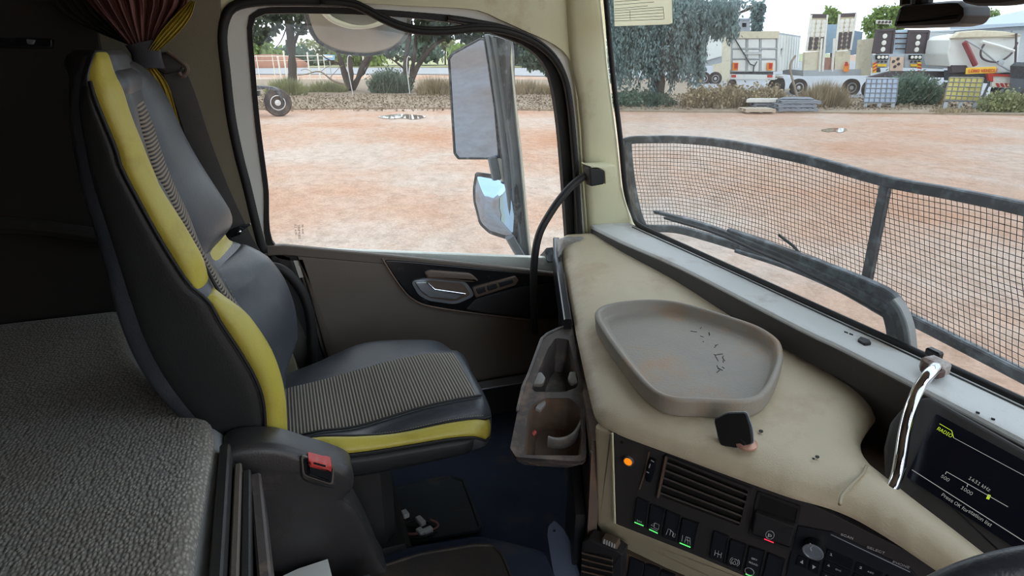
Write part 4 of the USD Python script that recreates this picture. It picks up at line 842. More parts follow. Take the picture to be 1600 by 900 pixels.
# bent chrome arm with its clamp on the ledge
ca = A([onz(1462, 574, 2.09), onz(1452, 584, 2.088), ony(1436, 606, .965), ony(1424, 634, .94), ony(1414, 672, .92), ony(1408, 710, .90), ony(1402, 742, .885), ony(1394, 762, .87), ony(1380, 778, .855)])
arm = Thing('chrome_arm', 'bent chrome tube arm clamped to the ledge beside the display', 'arm', base=ca[-1])
arm.part('tube', tube(curve(ca, 60), .0098, 14), chrome, smooth=True)
arm.part('tube_stem', tube(curve(A([ca[-1], ony(1360, 794, .84), ony(1348, 806, .83)]), 10), .0075, 12), gloss_black, smooth=True)
arm.part('clamp_block', rbox(onz(1461, 572, 2.072), (.040, .034, .026), .005), M('clamp_grey', (182, 176, 170), .5, dust=(110, 80, 66), dfac=(.45, .7), dscale=40))
arm.part('clamp_jaw', rbox(onz(1457, 579, 2.068), (.036, .022, .018), .004), M('clamp_rust', (84, 62, 54), .6, var=.3, scale=40))
arm.part('clamp_screw', rbox(onz(1452, 554, 2.075) + A([0, .012, 0]), (.028, .016, .016), .003), gloss_black)
arm.part('clamp_foot', rbox(onz(1461, 577, 2.058), (.03, .03, .016), .003), rubber)
# steering wheel
WN = nrm([0.0, -.66, .75]); WX = A([1., 0, 0]); WW = np.cross(WN, WX); WR = .225
WC = A([(.72, .48, 2.09)])
WC = WC[0]
wh = Thing('steering_wheel', 'grey black steering wheel rim at the lower right corner', 'steering wheel', base=WC)
tt = np.linspace(0, 2 * np.pi, 97)
wh.part('wheel_rim', tube(A([WC + WR * (math.cos(t) * WX + math.sin(t) * WW) for t in tt]), .0165, 16), leather, smooth=True)
wh.part('wheel_hub', slab(rounded(A([WC + .085 * (math.cos(t) * WX + .9 * math.sin(t) * WW) for t in np.linspace(0, 2 * np.pi, 24, endpoint=False)]), .2), WN * -.05, .012), dark_plastic)
for t in (.2, math.pi - .2, -math.pi / 2): wh.part('spoke', beam(A([WC + .07 * (math.cos(t) * WX + math.sin(t) * WW) - WN * .02, WC + WR * (math.cos(t) * WX + math.sin(t) * WW)]), .045, .014, np.cross(WN, math.cos(t) * WX + math.sin(t) * WW)), dark_plastic)
wh.part('steering_column', tube(A([WC - WN * .04, WC - WN * .25]), .035, 14), dark_plastic)
# ------------------------------------------------------------------ windscreen top items
def scr_pl(a, b, up=0.):
    P = ony(a, b, .95)
    for _ in range(8): P = ony(a, b, float(wyf(np.clip(P[0], -1.08, 1.08))) - .175 * (P[2] - 2.05) - .006 - up)
    return P
stk = Thing('permit_label', 'cream printed permit label stuck to the top of the windscreen', 'label', base=scr_pl(1000, 20))
q = A([scr_pl(a, b) for a, b in [(958, -30), (1049, -30), (1051, 37), (961, 41)]]); nq = nrm(np.cross(q[1] - q[0], q[3] - q[0])); nq = nq if nq[1] < 0 else -nq
o_ = q.mean(0)
def sp(a, b, up=0.): return onp(a, b, o_ + nq * up, nq)
stk.part('label_sheet', slab(A([sp(a, b) for a, b in [(958, -30), (1049, -30), (1051, 36), (1045, 38), (961, 41)]]), nq * .0015), M('label_paper', (246, 243, 226), .7, var=.03, transl=.8), smooth=False)
for p, r in (((960, 8), (1022, 3)), ((960, 14), (1012, 9)), ((960, 17), (1036, 11)), ((960, 21), (1036, 15)), ((960, 25), (1037, 20)), ((960, 29), (1036, 25)), ((960, 33), (1037, 30)), ((984, 16), (985, 31)), ((1036, 11), (1038, 30)), ((960, -4), (1036, -8)), ((960, 3), (1024, -2))):
    stk.part('print_line', beam(A([sp(*p, .002), sp(*r, .002)]), .0011, .0006, np.cross(nq, sp(*r) - sp(*p))), print_dark, smooth=False)
rvm = Thing('interior_mirror', 'black rounded mirror housing hanging at the top of the windscreen', 'mirror', base=ony(1450, 20, .80))
rvm.part('housing', slab(rounded(A([ony(a, b, .78) for a, b in [(1403, 8), (1480, 1), (1496, 1), (1506, 10), (1507, 24), (1498, 37), (1480, 41), (1391, 44)]]), .2), (0, .05, 0), .008), M('mirror_black', (34, 30, 29), .45, var=.1))
rvm.part('stem', tube(A([ony(1416, 8, .80), ony(1419, -30, .80)]), .008, 10), rubber); rvm.part('stem', tube(A([ony(1441, 6, .80), ony(1446, -30, .80)]), .012, 10), rubber)
vis = Thing('sun_visor', 'dark padded sun visor edge at the upper right corner', 'sun visor', base=ony(1560, 4, .74))
vis.part('visor_panel', slab(rounded(A([ony(a, b, .72) for a, b in [(1494, -25), (1498, 4), (1520, 9), (1560, 8), (1610, 1), (1700, -10), (1700, -60)]]), .15), (0, .03, 0), .008), M('visor_fabric', (60, 54, 52), .85))
# ------------------------------------------------------------------ outside: mirrors
body_blue = M('mirror_arm_grey', (108, 116, 124), .7, var=.08, dust=(140, 140, 140), dfac=(.55, .85), dscale=9)
black_out = M('weathered_black', (46, 50, 54), .5, var=.15, dust=(140, 148, 152), dfac=(.48, .72), dscale=22)
mirror_glass = MIR('mirror_glass', (160, 192, 228), .03)
mirror_dusty = M('dusty_mirror', (150, 150, 144), .32, metal=.55, var=.12, scale=9, dust=(150, 150, 145), dfac=(.5, .8), dscale=8)
MC = onx(745, 155, -1.52); MN = nrm([.52, -.83, -.10])
def mpl(a, b, up=0.): return onp(a, b, MC + MN * up, MN)
mm = Thing('main_mirror', 'tall grey door mirror outside the side window reflecting the dirt yard', 'mirror', base=MC)
m_o = rounded(A([mpl(a, b) for a, b in [(700, 90), (706, 82), (752, 58), (772, 56), (790, 62), (794, 246), (776, 249), (716, 249), (709, 240)]]), .2)
m_i = m_o.mean(0) + (m_o - m_o.mean(0)) * .965
mm.part('housing', slab(m_o, MN * -.10, prof=[(0, -.002), (.0, .01), (.004, .04), (.03, .085), (.06, .10)]), black_out, smooth=40)
mgo = rounded(A([mpl(a, b, .004) for a, b in [(702, 92), (708, 84), (750, 61), (757, 62), (763, 100), (773, 170), (779, 240), (778, 247), (717, 247), (711, 239)]]), .15)
mm.part('mirror_glass', slab(mgo, MN * -.004, .001), mirror_glass, smooth=False)
mm.part('glass_rim', tube(np.vstack([mgo, mgo[:1]]), .0035, 6), black_out)
WCn = onx(775, 320, -1.50); WNn = nrm([.45, -.88, -.02])
def wpl(a, b, up=0.): return onp(a, b, WCn + WNn * up, WNn)
wm = Thing('wide_mirror', 'smaller curved wide angle mirror below the tall door mirror', 'mirror', base=WCn)
w_o = rounded(A([wpl(a, b) for a, b in [(744, 270), (756, 272), (796, 279), (804, 290), (808, 340), (806, 372), (790, 372), (765, 364), (750, 350), (741, 315), (740, 295)]]), .25)
cw = w_o.mean(0); rr = np.linalg.norm(w_o - cw, axis=1).max()
wm.part('housing', slab(w_o, WNn * -.08, prof=[(0, -.004), (0, .01), (.005, .04), (.025, .08)]), black_out, smooth=40)
def dome_(p, c, n, hgt, k=10, s0=.97):
    R = [c + (p - c) * s * s0 + n * hgt * (1 - s * s) for s in np.linspace(1, .04, k)]
    return loft([R[0] - n * .006] + R, caps=True)
wm.part('mirror_glass', dome_(w_o, cw, WNn, .028), mirror_glass, smooth=True)
wm.part('glass_rim', tube(np.vstack([w_o, w_o[:1]]), .004, 6), black_out)
km = Thing('kerb_mirror', 'round grey kerb mirror hanging above the side window outside', 'mirror', base=onx(560, 20, -1.42))
KN = nrm([.62, .1, -.5]); KC0 = onx(560, 20, -1.45)
def kpl(a, b, up=0.): return onp(a, b, KC0 + KN * up, KN)
k_o = curve(A([kpl(a, b) for a, b in [(476, 0), (478, 26), (492, 60), (520, 78), (548, 84), (580, 85), (612, 77), (634, 58), (640, 30), (641, 0), (610, -40), (560, -52), (508, -40)]]), 60, closed=True)
km.part('housing', slab(k_o, KN * -.07, prof=[(0, -.004), (0, .008), (.006, .03), (.04, .07)]), black_out, smooth=40)
km.part('mirror_glass', dome_(k_o, k_o.mean(0), KN, .05, s0=.985), mirror_dusty, smooth=True)
km.part('glass_rim', tube(np.vstack([k_o, k_o[:1]]), .005, 6), black_out)
km.part('lens_ring', tube(curve(A([kpl(a, b, .045) for a, b in [(500, 12), (518, 30), (545, 40), (575, 40), (600, 32), (616, 16)]]), 30), .009, 8), white_paint, smooth=True)
km.part('bracket', tube(A([k_o.mean(0) - KN * .06, k_o.mean(0) + A([.2, .1, .35])]), .018, 10), black_out)
ar = Thing('mirror_arm', 'blue grey mirror arm bracket standing outside the side window', 'mirror arm', base=onx(830, 420, -1.36))
ao = [(762, 52), (796, 64), (798, 110), (804, 170), (812, 240), (819, 320), (826, 385), (838, 428), (820, 428), (800, 372), (795, 330), (788, 250), (778, 170), (770, 110)]
ar.part('arm', slab(rounded(pxs(ao, -1.42), .1), (-.05, .0, 0), .008), body_blue, smooth=False)
ar.part('arm_flange', slab(pxs([(795, 62), (799, 62), (802, 110), (808, 170), (816, 240), (824, 330), (832, 410), (829, 412), (821, 330), (813, 240), (805, 170), (799, 110)], -1.405), (-.02, 0, 0)), white_paint, smooth=False, label='pale edge of the arm')
ar.part('arm_rib', tube(curve(pxs([(772, 60), (780, 110), (790, 180), (799, 250), (806, 330), (812, 380)], -1.415), 20), .008, 8), body_blue)
ar.part('lower_stay', beam(pxs([(796, 370), (812, 398), (832, 428), (850, 452)], -1.40), .035, .03, (1, 0, 0)), body_blue)
ar.part('stay_post', beam(pxs([(769, 246), (776, 280)], -1.46), .03, .03, (1, 0, 0)), body_blue)
ar.part('stay_post', beam(pxs([(782, 246), (789, 282)], -1.46), .016, .03, (1, 0, 0)), white_paint)
ar.part('door_mount', beam(A([onx(836, 432, -1.42), (-1.17, onx(836, 432, -1.42)[1] - .02, 1.93)]), .08, .05, (0, 1, 0)), black_out)
ar.part('door_bracket', slab(rounded(pxs([(798, 404), (812, 405), (820, 421), (802, 421)], -1.30), .2), (-.05, 0, 0), .006), black_out)
# ------------------------------------------------------------------ stone guard
gy_x = [940, 970, 1000, 1060, 1130, 1250, 1400, 1600, 1900]; gy_y = [1.12, 1.16, 1.22, 1.29, 1.335, 1.37, 1.37, 1.345, 1.24]
gyf = PchipInterpolator(gy_x, gy_y)
def gp_(a, b): return ony(a, b, float(gyf(a)))
topc = curve(A([gp_(a, b) for a, b in [(969, 224), (985, 219), (1010, 218), (1060, 218), (1130, 224), (1250, 247), (1385, 283), (1490, 303), (1600, 326), (1760, 366)]]), 80)
botc = curve(A([gp_(a, b) for a, b in [(988, 346), (1007, 356), (1055, 358), (1100, 369), (1190, 397), (1300, 441), (1420, 497), (1500, 537), (1600, 588), (1760, 672)]]), 80)
gd = Thing('stone_guard', 'black wire mesh stone guard in a weathered steel frame in front of the windscreen', 'guard', base=botc[30])
gd.part('top_rail', beam(topc, .026, .022, (0, 0, 1)), black_out)
gd.part('bottom_rail', beam(botc, .026, .022, (0, 0, 1)), black_out)
gd.part('end_post', beam(curve(A([gp_(979, 222), gp_(982, 260), gp_(988, 300), gp_(996, 335), gp_(1004, 354)]), 16), .05, .016, (1, 0, 0)), black_out)
gd.part('middle_post', beam(A([gp_(1385, 286), gp_(1370, 360), gp_(1354, 440)]), .026, .018, (1, .0, 0)), black_out)
# mesh wires
rows = 26; nt = 400; T_, B_ = line(topc, nt), None
sT = np.r_[0, np.cumsum(np.linalg.norm(np.diff(topc, axis=0), axis=1))]; sB = np.r_[0, np.cumsum(np.linalg.norm(np.diff(botc, axis=0), axis=1))]
def at_top(u): return A([np.interp(u * sT[-1], sT, topc[:, j]) for j in range(3)])
def at_bot(u): return A([np.interp(u * sB[-1], sB, botc[:, j]) for j in range(3)])
ncol = int(sT[-1] / .0138); wires_ = []
def wob(u, v):
    n = meshkit.noise(A([[u * 9, v * 3, .5], [u * 9, v * 3, 7.5]]), 4) - .5
    return A([0, .05 * n[0] * math.sin(math.pi * v), .012 * n[1] * math.sin(math.pi * v)])
us = np.linspace(.008, .998, ncol); vs = np.linspace(0, 1, 24)
TT = A([at_top(u) for u in us]); BB = A([at_bot(u) for u in us])
G = A([[TT[i] + (BB[i] - TT[i]) * v + wob(us[i], v) for v in np.linspace(0, 1, 26)] for i in range(ncol)])
for i in range(ncol): wires_.append(tube(G[i], .0008, 4))
for j in range(1, 25): wires_.append(tube(G[:, j] + A([0, .0008, 0]), .0008, 4))
gd.part('wire_mesh', cat(wires_), M('mesh_wire', (40, 36, 34), .7), smooth=False, kind='stuff')
# ------------------------------------------------------------------ wiper
def wp(a, b, up=.03): P = scr_pl(a, b, 0); return ony(a, b, P[1] + up + .006)
wi = Thing('windscreen_wiper', 'dusty black windscreen wiper parked across the foot of the windscreen', 'wiper', base=wp(1415, 535, .02))
wi.part('wiper_arm', beam(curve(A([wp(a, b) for a, b in [(1418, 546), (1413, 505), (1404, 480), (1388, 462), (1340, 440), (1290, 420), (1230, 398), (1180, 379), (1140, 365)]]), 50), np.linspace(.03, .014, 1)[0], .016, (0, -.2, 1)), black_out, smooth=40)
wi.part('arm_leg', beam(curve(A([wp(a, b, .02) for a, b in [(1424, 545), (1420, 512), (1410, 484), (1398, 468)]]), 16), .014, .02, (1, 0, 0)), holder_grey, smooth=40, label='pale edge of the wiper arm')
wi.part('arm_leg', beam(curve(A([wp(a, b, .035) for a, b in [(1400, 540), (1397, 510), (1388, 484), (1370, 468)]]), 16), .03, .02, (1, 0, 0)), black_out, smooth=40)
bl = wi.part('wiper_blade', beam(curve(A([wp(a, b, .022) for a, b in [(1024, 331), (1075, 344), (1120, 358), (1190, 386), (1250, 412), (1320, 444), (1386, 480)]]), 40), .010, .012, (0, -.2, 1)), black_out, smooth=40)
wi.part('blade_rubber', beam(curve(A([wp(a, b, .012) for a, b in [(1040, 340), (1120, 364), (1190, 394), (1250, 420), (1320, 455), (1380, 488)]]), 40), .006, .014, (0, -.2, 1)), rubber, smooth=40, under=bl)
wi.part('spray_pipe', tube(curve(A([wp(a, b, .04) for a, b in [(1217, 367), (1226, 374), (1240, 385), (1250, 397), (1262, 408)]]), 16), .0035, 6), rubber, smooth=True)
wi.part('link_rod', tube(curve(A([wp(a, b, .045) for a, b in [(1150, 392), (1230, 418), (1310, 452), (1385, 494)]]), 24), .006, 8), black_out, smooth=True)
wi.part('spray_tube', tube(curve(A([wp(a, b, .05) for a, b in [(1262, 408), (1285, 423), (1310, 446), (1350, 466), (1378, 480)]]), 24), .003, 6), conn_white, smooth=True)
# ------------------------------------------------------------------ ground
DIRT = usdkit.material(stage, '/World/Looks/red_dirt', {
    "g": ("geometry", {}), "n1": ("noise_texture", {"scale": .14, "detail": 8., "roughness": .65}), "r1": ("rgb_ramp", {"ramp": [(.36, lin((192, 148, 119))), (.5, lin((200, 171, 151))), (.6, lin((203, 187, 174)))]}),
    "mp": ("mapping", {"scale": (.8, 1., 1.), "rotation": (0, 0, .35)}), "n2": ("noise_texture", {"scale": 3.6, "detail": 9., "roughness": .8}), "r2": ("rgb_ramp", {"ramp": [(.36, (.74, .70, .66)), (.56, (1.05, 1.04, 1.03))]}),
    "n3": ("noise_texture", {"scale": 22., "detail": 6., "roughness": .8}), "r3": ("rgb_ramp", {"ramp": [(.36, (.72, .7, .68)), (.6, (1.05, 1.05, 1.05))]}),
    "m1": ("mix", {"mix_type": "multiply", "fac": 1.}), "m2": ("mix", {"mix_type": "multiply", "fac": .9}), "b": ("bump", {"strength": .7, "distance": .05}), "b2": ("bump", {"strength": .6, "distance": .02}), "p": ("principled_bsdf", {"roughness": .9, "specular_ior_level": .2})},
    [("g.position", "n1.vector"), ("n1.fac", "r1.fac"), ("g.position", "mp.vector"), ("mp.vector", "n2.vector"), ("n2.fac", "r2.fac"), ("g.position", "n3.vector"), ("n3.fac", "r3.fac"),
     ("r1.color", "m1.color1"), ("r2.color", "m1.color2"), ("m1.color", "m2.color1"), ("r3.color", "m2.color2"), ("m2.color", "p.base_color"), ("n2.fac", "b.height"), ("n3.fac", "b2.height"), ("b.normal", "b2.normal"), ("b2.normal", "p.normal")], surface="p.BSDF")
xx = np.unique(np.concatenate([np.linspace(-45, 15, 90), [-300, -120, -70, 40, 120, 300]])); yy = np.unique(np.concatenate([np.linspace(-20, 50, 100), [-300, -80, 70, 120, 300]]))
gx, gy = np.meshgrid(xx, yy, indexing='ij')
gz = .10 * (meshkit.fbm(np.stack([gx * .35, gy * .35, 0 * gx], -1), 4, 3) - .5) + .02 * np.abs(np.sin(gx * .9 + gy * .5)) ** 6
gz *= np.clip(1 - np.hypot(gx, gy) / 80, 0, 1)
one('ground', sheet(np.stack([gx, gy, gz], -1), A([0, 0, -.3])), DIRT, kind='structure', smooth=True)
def gnd(px, D, up=0.):
    """point on the ground in the column px at distance D ahead."""
    P = ond(px, 78, D); return A([P[0], P[1], up])
def up_z(py, D): return ond(800, py, D)[2]
gravel = M('verge_gravel', (150, 134, 114), .95, var=.2, scale=2.5, bump=1., bscale=30, dust=(124, 108, 90), dfac=(.5, .75), dscale=1.6)
bitumen = M('bitumen', (158, 160, 162), .9, var=.08, scale=1.)
def patch(name, pts, z, mat, **k):
    p = A([(*gnd(a, D)[:2], z) for a, D in pts]); return one(name, slab(rounded(p, .2), (0, 0, -.10)), mat, kind='structure', smooth=False, **k)
patch('verge', [(200, 31.5), (420, 30.5), (700, 31), (950, 29.5), (1200, 29), (1420, 28.5), (1700, 27.5), (1900, 27), (2200, 60), (200, 62)], .075, gravel)
patch('road', [(0, 75), (700, 75), (1080, 62), (1080, 98), (700, 101), (0, 101)], .12, bitumen)
patch('yard', [(1085, 40), (1250, 38), (1750, 34), (2200, 34), (2200, 160), (1085, 160)], .13, bitumen)
patch('field', [(-300, 103), (1060, 103), (1300, 170), (1300, 500), (-600, 500)], .2, M('dry_field', (166, 168, 126), .95, var=.2, scale=.3))
water = usdkit.material(stage, '/World/Looks/puddle_water', {"p": ("principled_bsdf", {"base_color": lin((120, 110, 100)), "roughness": .03, "specular_ior_level": 1.})}, [], surface="p.BSDF")
def puddle(px0, px1, D0, D1, label, seed):
    rg = np.random.default_rng(seed); c = [(px0, (D0 + D1) / 2), ((px0 * 3 + px1) / 4, D0), ((px0 + px1) / 2, D0 + .2 * (D1 - D0)), ((px0 + px1 * 3) / 4, D0), (px1, (D0 + D1) / 2), ((px0 + px1) / 2, D1)]
    p = curve(A([(*gnd(a, D + rg.normal(0, .1))[:2], .03) for a, D in c]), 40, closed=True); one('puddle', slab(p, (0, 0, -.05)), water, label, 'puddle', smooth=False)
puddle(584, 660, 26.2, 28.2, 'shallow rain puddle on the dirt seen through the side window', 1)
puddle(1304, 1346, 22.0, 23.0, 'small rain puddle on the dirt seen through the windscreen', 2)
# ------------------------------------------------------------------ plants
bark = M('bark', (78, 70, 64), .95, var=.3, scale=3., bump=1., bscale=25)
dry_wood = M('dry_wood', (138, 124, 108), .9, var=.2)
def leafm(n, c, t=.35): return M(n, c, .6, var=.45, scale=1.6, transl=t)
leaf_grey = leafm('leaf_grey_green', (104, 122, 104)); leaf_blue = leafm('leaf_blue_green', (128, 148, 146)); leaf_dark = leafm('leaf_dark', (70, 84, 62)); leaf_bright = leafm('leaf_bright', (128, 150, 78)); grass_dry = leafm('grass_dry', (158, 142, 112), .2); grass_green = leafm('grass_green', (138, 142, 98), .2); litter_m = M('leaf_litter', (134, 118, 98), .95, var=.15, scale=4.)
def leaves(C, size, rg, droop=.5, ratio=.35):
    n = len(C); d = rg.normal(size=(n, 3)); d[:, 2] -= droop * 2; d /= np.linalg.norm(d, axis=1)[:, None]
    s = np.cross(d, rg.normal(size=(n, 3))); s /= np.linalg.norm(s, axis=1)[:, None]; L = size * rg.uniform(.6, 1.4, n)[:, None]
    V = np.stack([C, C + d * L * .5 + s * L * ratio, C + d * L, C + d * L * .5 - s * L * ratio], 1).reshape(-1, 3); i = np.arange(n) * 4
    return trimesh.Trimesh(V, np.vstack([np.stack([i, i + 1, i + 2], 1), np.stack([i, i + 2, i + 3], 1)]), process=False)
def clumps(cs, n, rg):
    """leaf positions inside ellipsoids (centre, radii)."""
    out = []
    w = A([r[0] * r[1] * r[2] for _, r in cs]) ** .7; w /= w.sum()
    for (c, r), k in zip(cs, (w * n).astype(int)):
        d = rg.normal(size=(k, 3)); d /= np.linalg.norm(d, axis=1)[:, None]; d *= rg.uniform(.35, 1, (k, 1)) ** .6; out.append(np.asarray(c) + d * r)
    return np.vstack(out)
def tree(name, label, px, D, stems, blobs, n, lsize, lm, seed, droop=.6, group=None, cat_='tree'):
    """stems: pixel paths with radii; blobs: (px,py,rx_px,ry_px) clumps of leaves, placed at their own depth."""
    rg = np.random.default_rng(seed); t = Thing(name, label, cat_, base=gnd(px, D), group=group); k = D / 1067.
    ms = []
    for path, r0, r1 in stems:
        p = A([ond(a, b, D + rg.normal(0, .25)) for a, b in path]); p = curve(p, 14); ms.append(tube(p, np.linspace(r0, r1, 14) * (1 + .12 * rg.normal(size=14)), 8))
    if ms: t.part('trunk', cat(ms), bark, smooth=True)
    cs = [(ond(a, b, D + rg.uniform(-1, 1) * rx * k * .7), A([rx * k, rx * k, ry * k])) for a, b, rx, ry in blobs]
    t.part('crown', leaves(clumps(cs, n, rg), lsize * .8, rg, droop, .3), lm, smooth=False); return t
def gb(D): return 78 + 2.6 * 1067 / D
tree('gum_tree', 'tall single stem tree with forked branch nearest the white wheel in the side window', 456, 47, [([(457, 137), (457, 110), (455, 70), (452, 30), (450, -30)], .30, .22), ([(459, 70), (466, 52), (478, 42), (492, 30), (505, 8)], .14, .07), ([(452, 60), (446, 30), (440, 5), (432, -40)], .12, .06), ([(449, 40), (440, 62), (430, 76)], .05, .02)],
     [(410, 30, 30, 26), (428, 8, 36, 22), (470, 12, 34, 26), (440, -30, 70, 30), (505, -20, 40, 30), (400, 55, 20, 12), (470, 45, 14, 8)], 5200, .42, leaf_dark, 11)
tree('fork_tree', 'dark many stemmed tree under the kerb mirror in the side window', 546, 44, [([(545, 141), (540, 120), (534, 100), (528, 82), (520, 60), (505, 30)], .22, .10), ([(547, 141), (548, 115), (546, 92), (542, 70), (540, 20)], .20, .12), ([(550, 139), (560, 122), (568, 100), (580, 84), (592, 55), (600, 10)], .22, .10), ([(562, 120), (570, 112), (580, 90)], .10, .05), ([(533, 100), (520, 96), (508, 90), (500, 82)], .06, .02)],
     [(500, 0, 50, 30), (560, -20, 60, 40), (610, 10, 40, 30), (530, 40, 25, 14)], 5000, .40, leaf_dark, 12)
tree('spreading_tree', 'dark spreading tree with two upright stems beside the tall door mirror', 637, 44, [([(634, 140), (634, 110), (636, 80), (640, 50), (640, 0)], .20, .13), ([(640, 140), (644, 110), (648, 80), (651, 50), (655, 0)], .16, .10), ([(642, 128), (652, 105), (668, 82), (684, 66), (700, 56), (720, 30)], .18, .08), ([(660, 95), (664, 75), (674, 60), (680, 20)], .10, .05), ([(632, 108), (620, 98), (606, 88), (598, 80)], .07, .03)],
     [(640, -10, 70, 30), (700, 20, 60, 30), (740, 40, 40, 26), (690, 52, 22, 8), (600, 40, 22, 20), (666, 56, 16, 8)], 6500, .40, leaf_dark, 13)
tree('shade_tree', 'grey green drooping tree seen beyond the mirror arm at the front of the side window', 850, 46, [([(900, 140), (892, 90), (875, 50), (860, 10)], .22, .12)],
     [(818, 84, 28, 18), (840, 78, 26, 26), (862, 92, 22, 22), (850, 40, 50, 30), (810, 58, 20, 16), (900, 60, 40, 50), (830, 96, 16, 12)], 7500, .36, leaf_grey, 14)
wt = tree('weeping_tree', 'large blue green weeping tree behind the left end of the windscreen', 1030, 33, [([(1030, 158), (1028, 120), (1020, 80), (1024, 30), (1040, -30)], .32, .2), ([(1026, 100), (1050, 60), (1100, 40), (1150, 22), (1180, 10)], .14, .05), ([(1093, 122), (1094, 98), (1096, 80)], .07, .05), ([(1022, 80), (1000, 50), (985, 20), (975, -20)], .16, .08)],
     [(985, 40, 34, 40), (1010, 60, 34, 40), (1046, 50, 40, 46), (1080, 40, 32, 40), (960, 20, 40, 40), (1030, 10, 60, 36), (1090, 8, 46, 26), (1130, 4, 36, 10), (1165, 4, 20, 8)], 9000, .17, leaf_blue, 15, droop=1.1)
rg = np.random.default_rng(77); pts = []
for k in range(800):                                                           # hanging strands of fine leaves
    x = rg.uniform(950, 1105) if k % 5 else rg.uniform(1100, 1150); top = rg.uniform(-10, 80) if x < 1100 else rg.uniform(0, 40); ln = rg.uniform(20, 70) if x < 1100 else rg.uniform(8, 30); b0 = min(top + ln, 142 - max(0, (x - 1060)) * .4)
    if b0 <= top: continue
    D = 33 + rg.uniform(-1.6, 1.6); m = int(26 + ln * .7); t = rg.uniform(0, 1, m)[:, None]; P0, P1 = ond(x, top, D), ond(x + rg.normal(0, 4), b0, D)
    pts.append(P0 + (P1 - P0) * t + rg.normal(0, .07, (m, 3)))
wt.part('hanging_foliage', leaves(np.vstack(pts), .17, rg, 1.4, .22), leaf_blue, smooth=False)
tree('far_tree', 'dark narrow ragged tree rising behind the white tipper trailer', 1184, 58, [([(1182, 110), (1183, 40)], .3, .2)], [(1184, 28, 8, 16), (1186, 12, 10, 8), (1182, 44, 7, 10)], 2200, .40, leaf_blue, 16)
for lab, px, D, bl, n, lm, sd in (('bright green round tree behind the pair of pale ramps', 1300, 75, [(1300, 28, 12, 14), (1296, 20, 9, 8)], 1200, leaf_bright, 17), ('bushy green tree between the pale ramps and the dark ramps', 1372, 80, [(1362, 36, 14, 14), (1380, 22, 16, 14), (1400, 18, 14, 10), (1392, 40, 20, 16), (1378, 60, 22, 16)], 3200, leaf_bright, 18),
                                   ('pale green tree above the grey shed roof', 1530, 110, [(1516, 26, 10, 10), (1536, 24, 12, 8), (1552, 22, 8, 7), (1508, 32, 8, 8)], 1500, leaf_bright, 19)):
    tree('yard_tree', lab, px, D, [([(px, gb(D)), (px, 40)], .25, .15)], bl, n, .5, lm, sd)
for i in range(9):                                                             # scrub beyond the road, seen through the side window
    px = 385 + i * 62; rg = np.random.default_rng(60 + i); D = 106 + 5 * (i % 3)
    t = Thing('distant_shrub', ['pale green shrub', 'olive shrub', 'yellow green shrub'][i % 3] + ' beyond the sealed road, ' + ['first', 'second', 'third', 'fourth', 'fifth', 'sixth', 'seventh', 'eighth', 'ninth'][i] + ' along from the rear window edge', 'shrub', base=gnd(px, D), group='shrubs beyond the road')
    t.part('crown', leaves(clumps([(ond(px + rg.uniform(-34, 34), 84 + rg.uniform(-22, 12), D), A([3.2, 3, 1.3])) for _ in range(7)], 1500, rg), .8, rg), [leaf_bright, leaf_grey, grass_green][i % 3], smooth=False)
    t.part('trunk', tube(A([gnd(px, D), ond(px, 62, D)]), .12, 6), bark)
def tuft(name, label, px, D, w_px, h_px, n, mat, seed, group=None, twiggy=.0, cat_='shrub'):
    rg = np.random.default_rng(seed); k = D / 1067.; b = gnd(px, D); t = Thing(name, label, cat_, base=b, group=group)
    w, h = w_px * k, h_px * k; lat = A([RT[0], RT[1], 0]); lat /= np.linalg.norm(lat)
    u = rg.uniform(-1, 1, n); v = rg.uniform(-1, 1, n) * .6; hh = h * np.sqrt(np.clip(1 - u * u * .8, .05, 1)) * rg.uniform(.45, 1.1, n)
    root = b + u[:, None] * lat * w / 2 + v[:, None] * H * w / 3; lean = rg.normal(0, .35, (n, 3)); lean[:, 2] = 1; lean /= np.linalg.norm(lean, axis=1)[:, None]
    s = np.cross(lean, rg.normal(size=(n, 3))); s /= np.linalg.norm(s, axis=1)[:, None]; th = .022 + .012 * twiggy
    tipv = root + lean * hh[:, None] + rg.normal(0, .06, (n, 3)) * hh[:, None]; V = np.stack([root - s * th, root + s * th, (root + tipv) / 2 + s * th * .8, tipv, (root + tipv) / 2 - s * th * .8], 1).reshape(-1, 3); i = np.arange(n) * 5
    ms = [trimesh.Trimesh(V, np.vstack([np.stack([i, i + 1, i + 2], 1), np.stack([i, i + 2, i + 4], 1), np.stack([i + 4, i + 2, i + 3], 1)]), process=False)]
    t.part('stems', cat(ms), mat, smooth=False)
    if twiggy:
        C = root + (tipv - root) * rg.uniform(.3, 1.05, (n, 1)); t.part('foliage', leaves(np.vstack([C, C + rg.normal(0, .1, C.shape)]), .14, rg, 0.), mat, smooth=False)
    return t
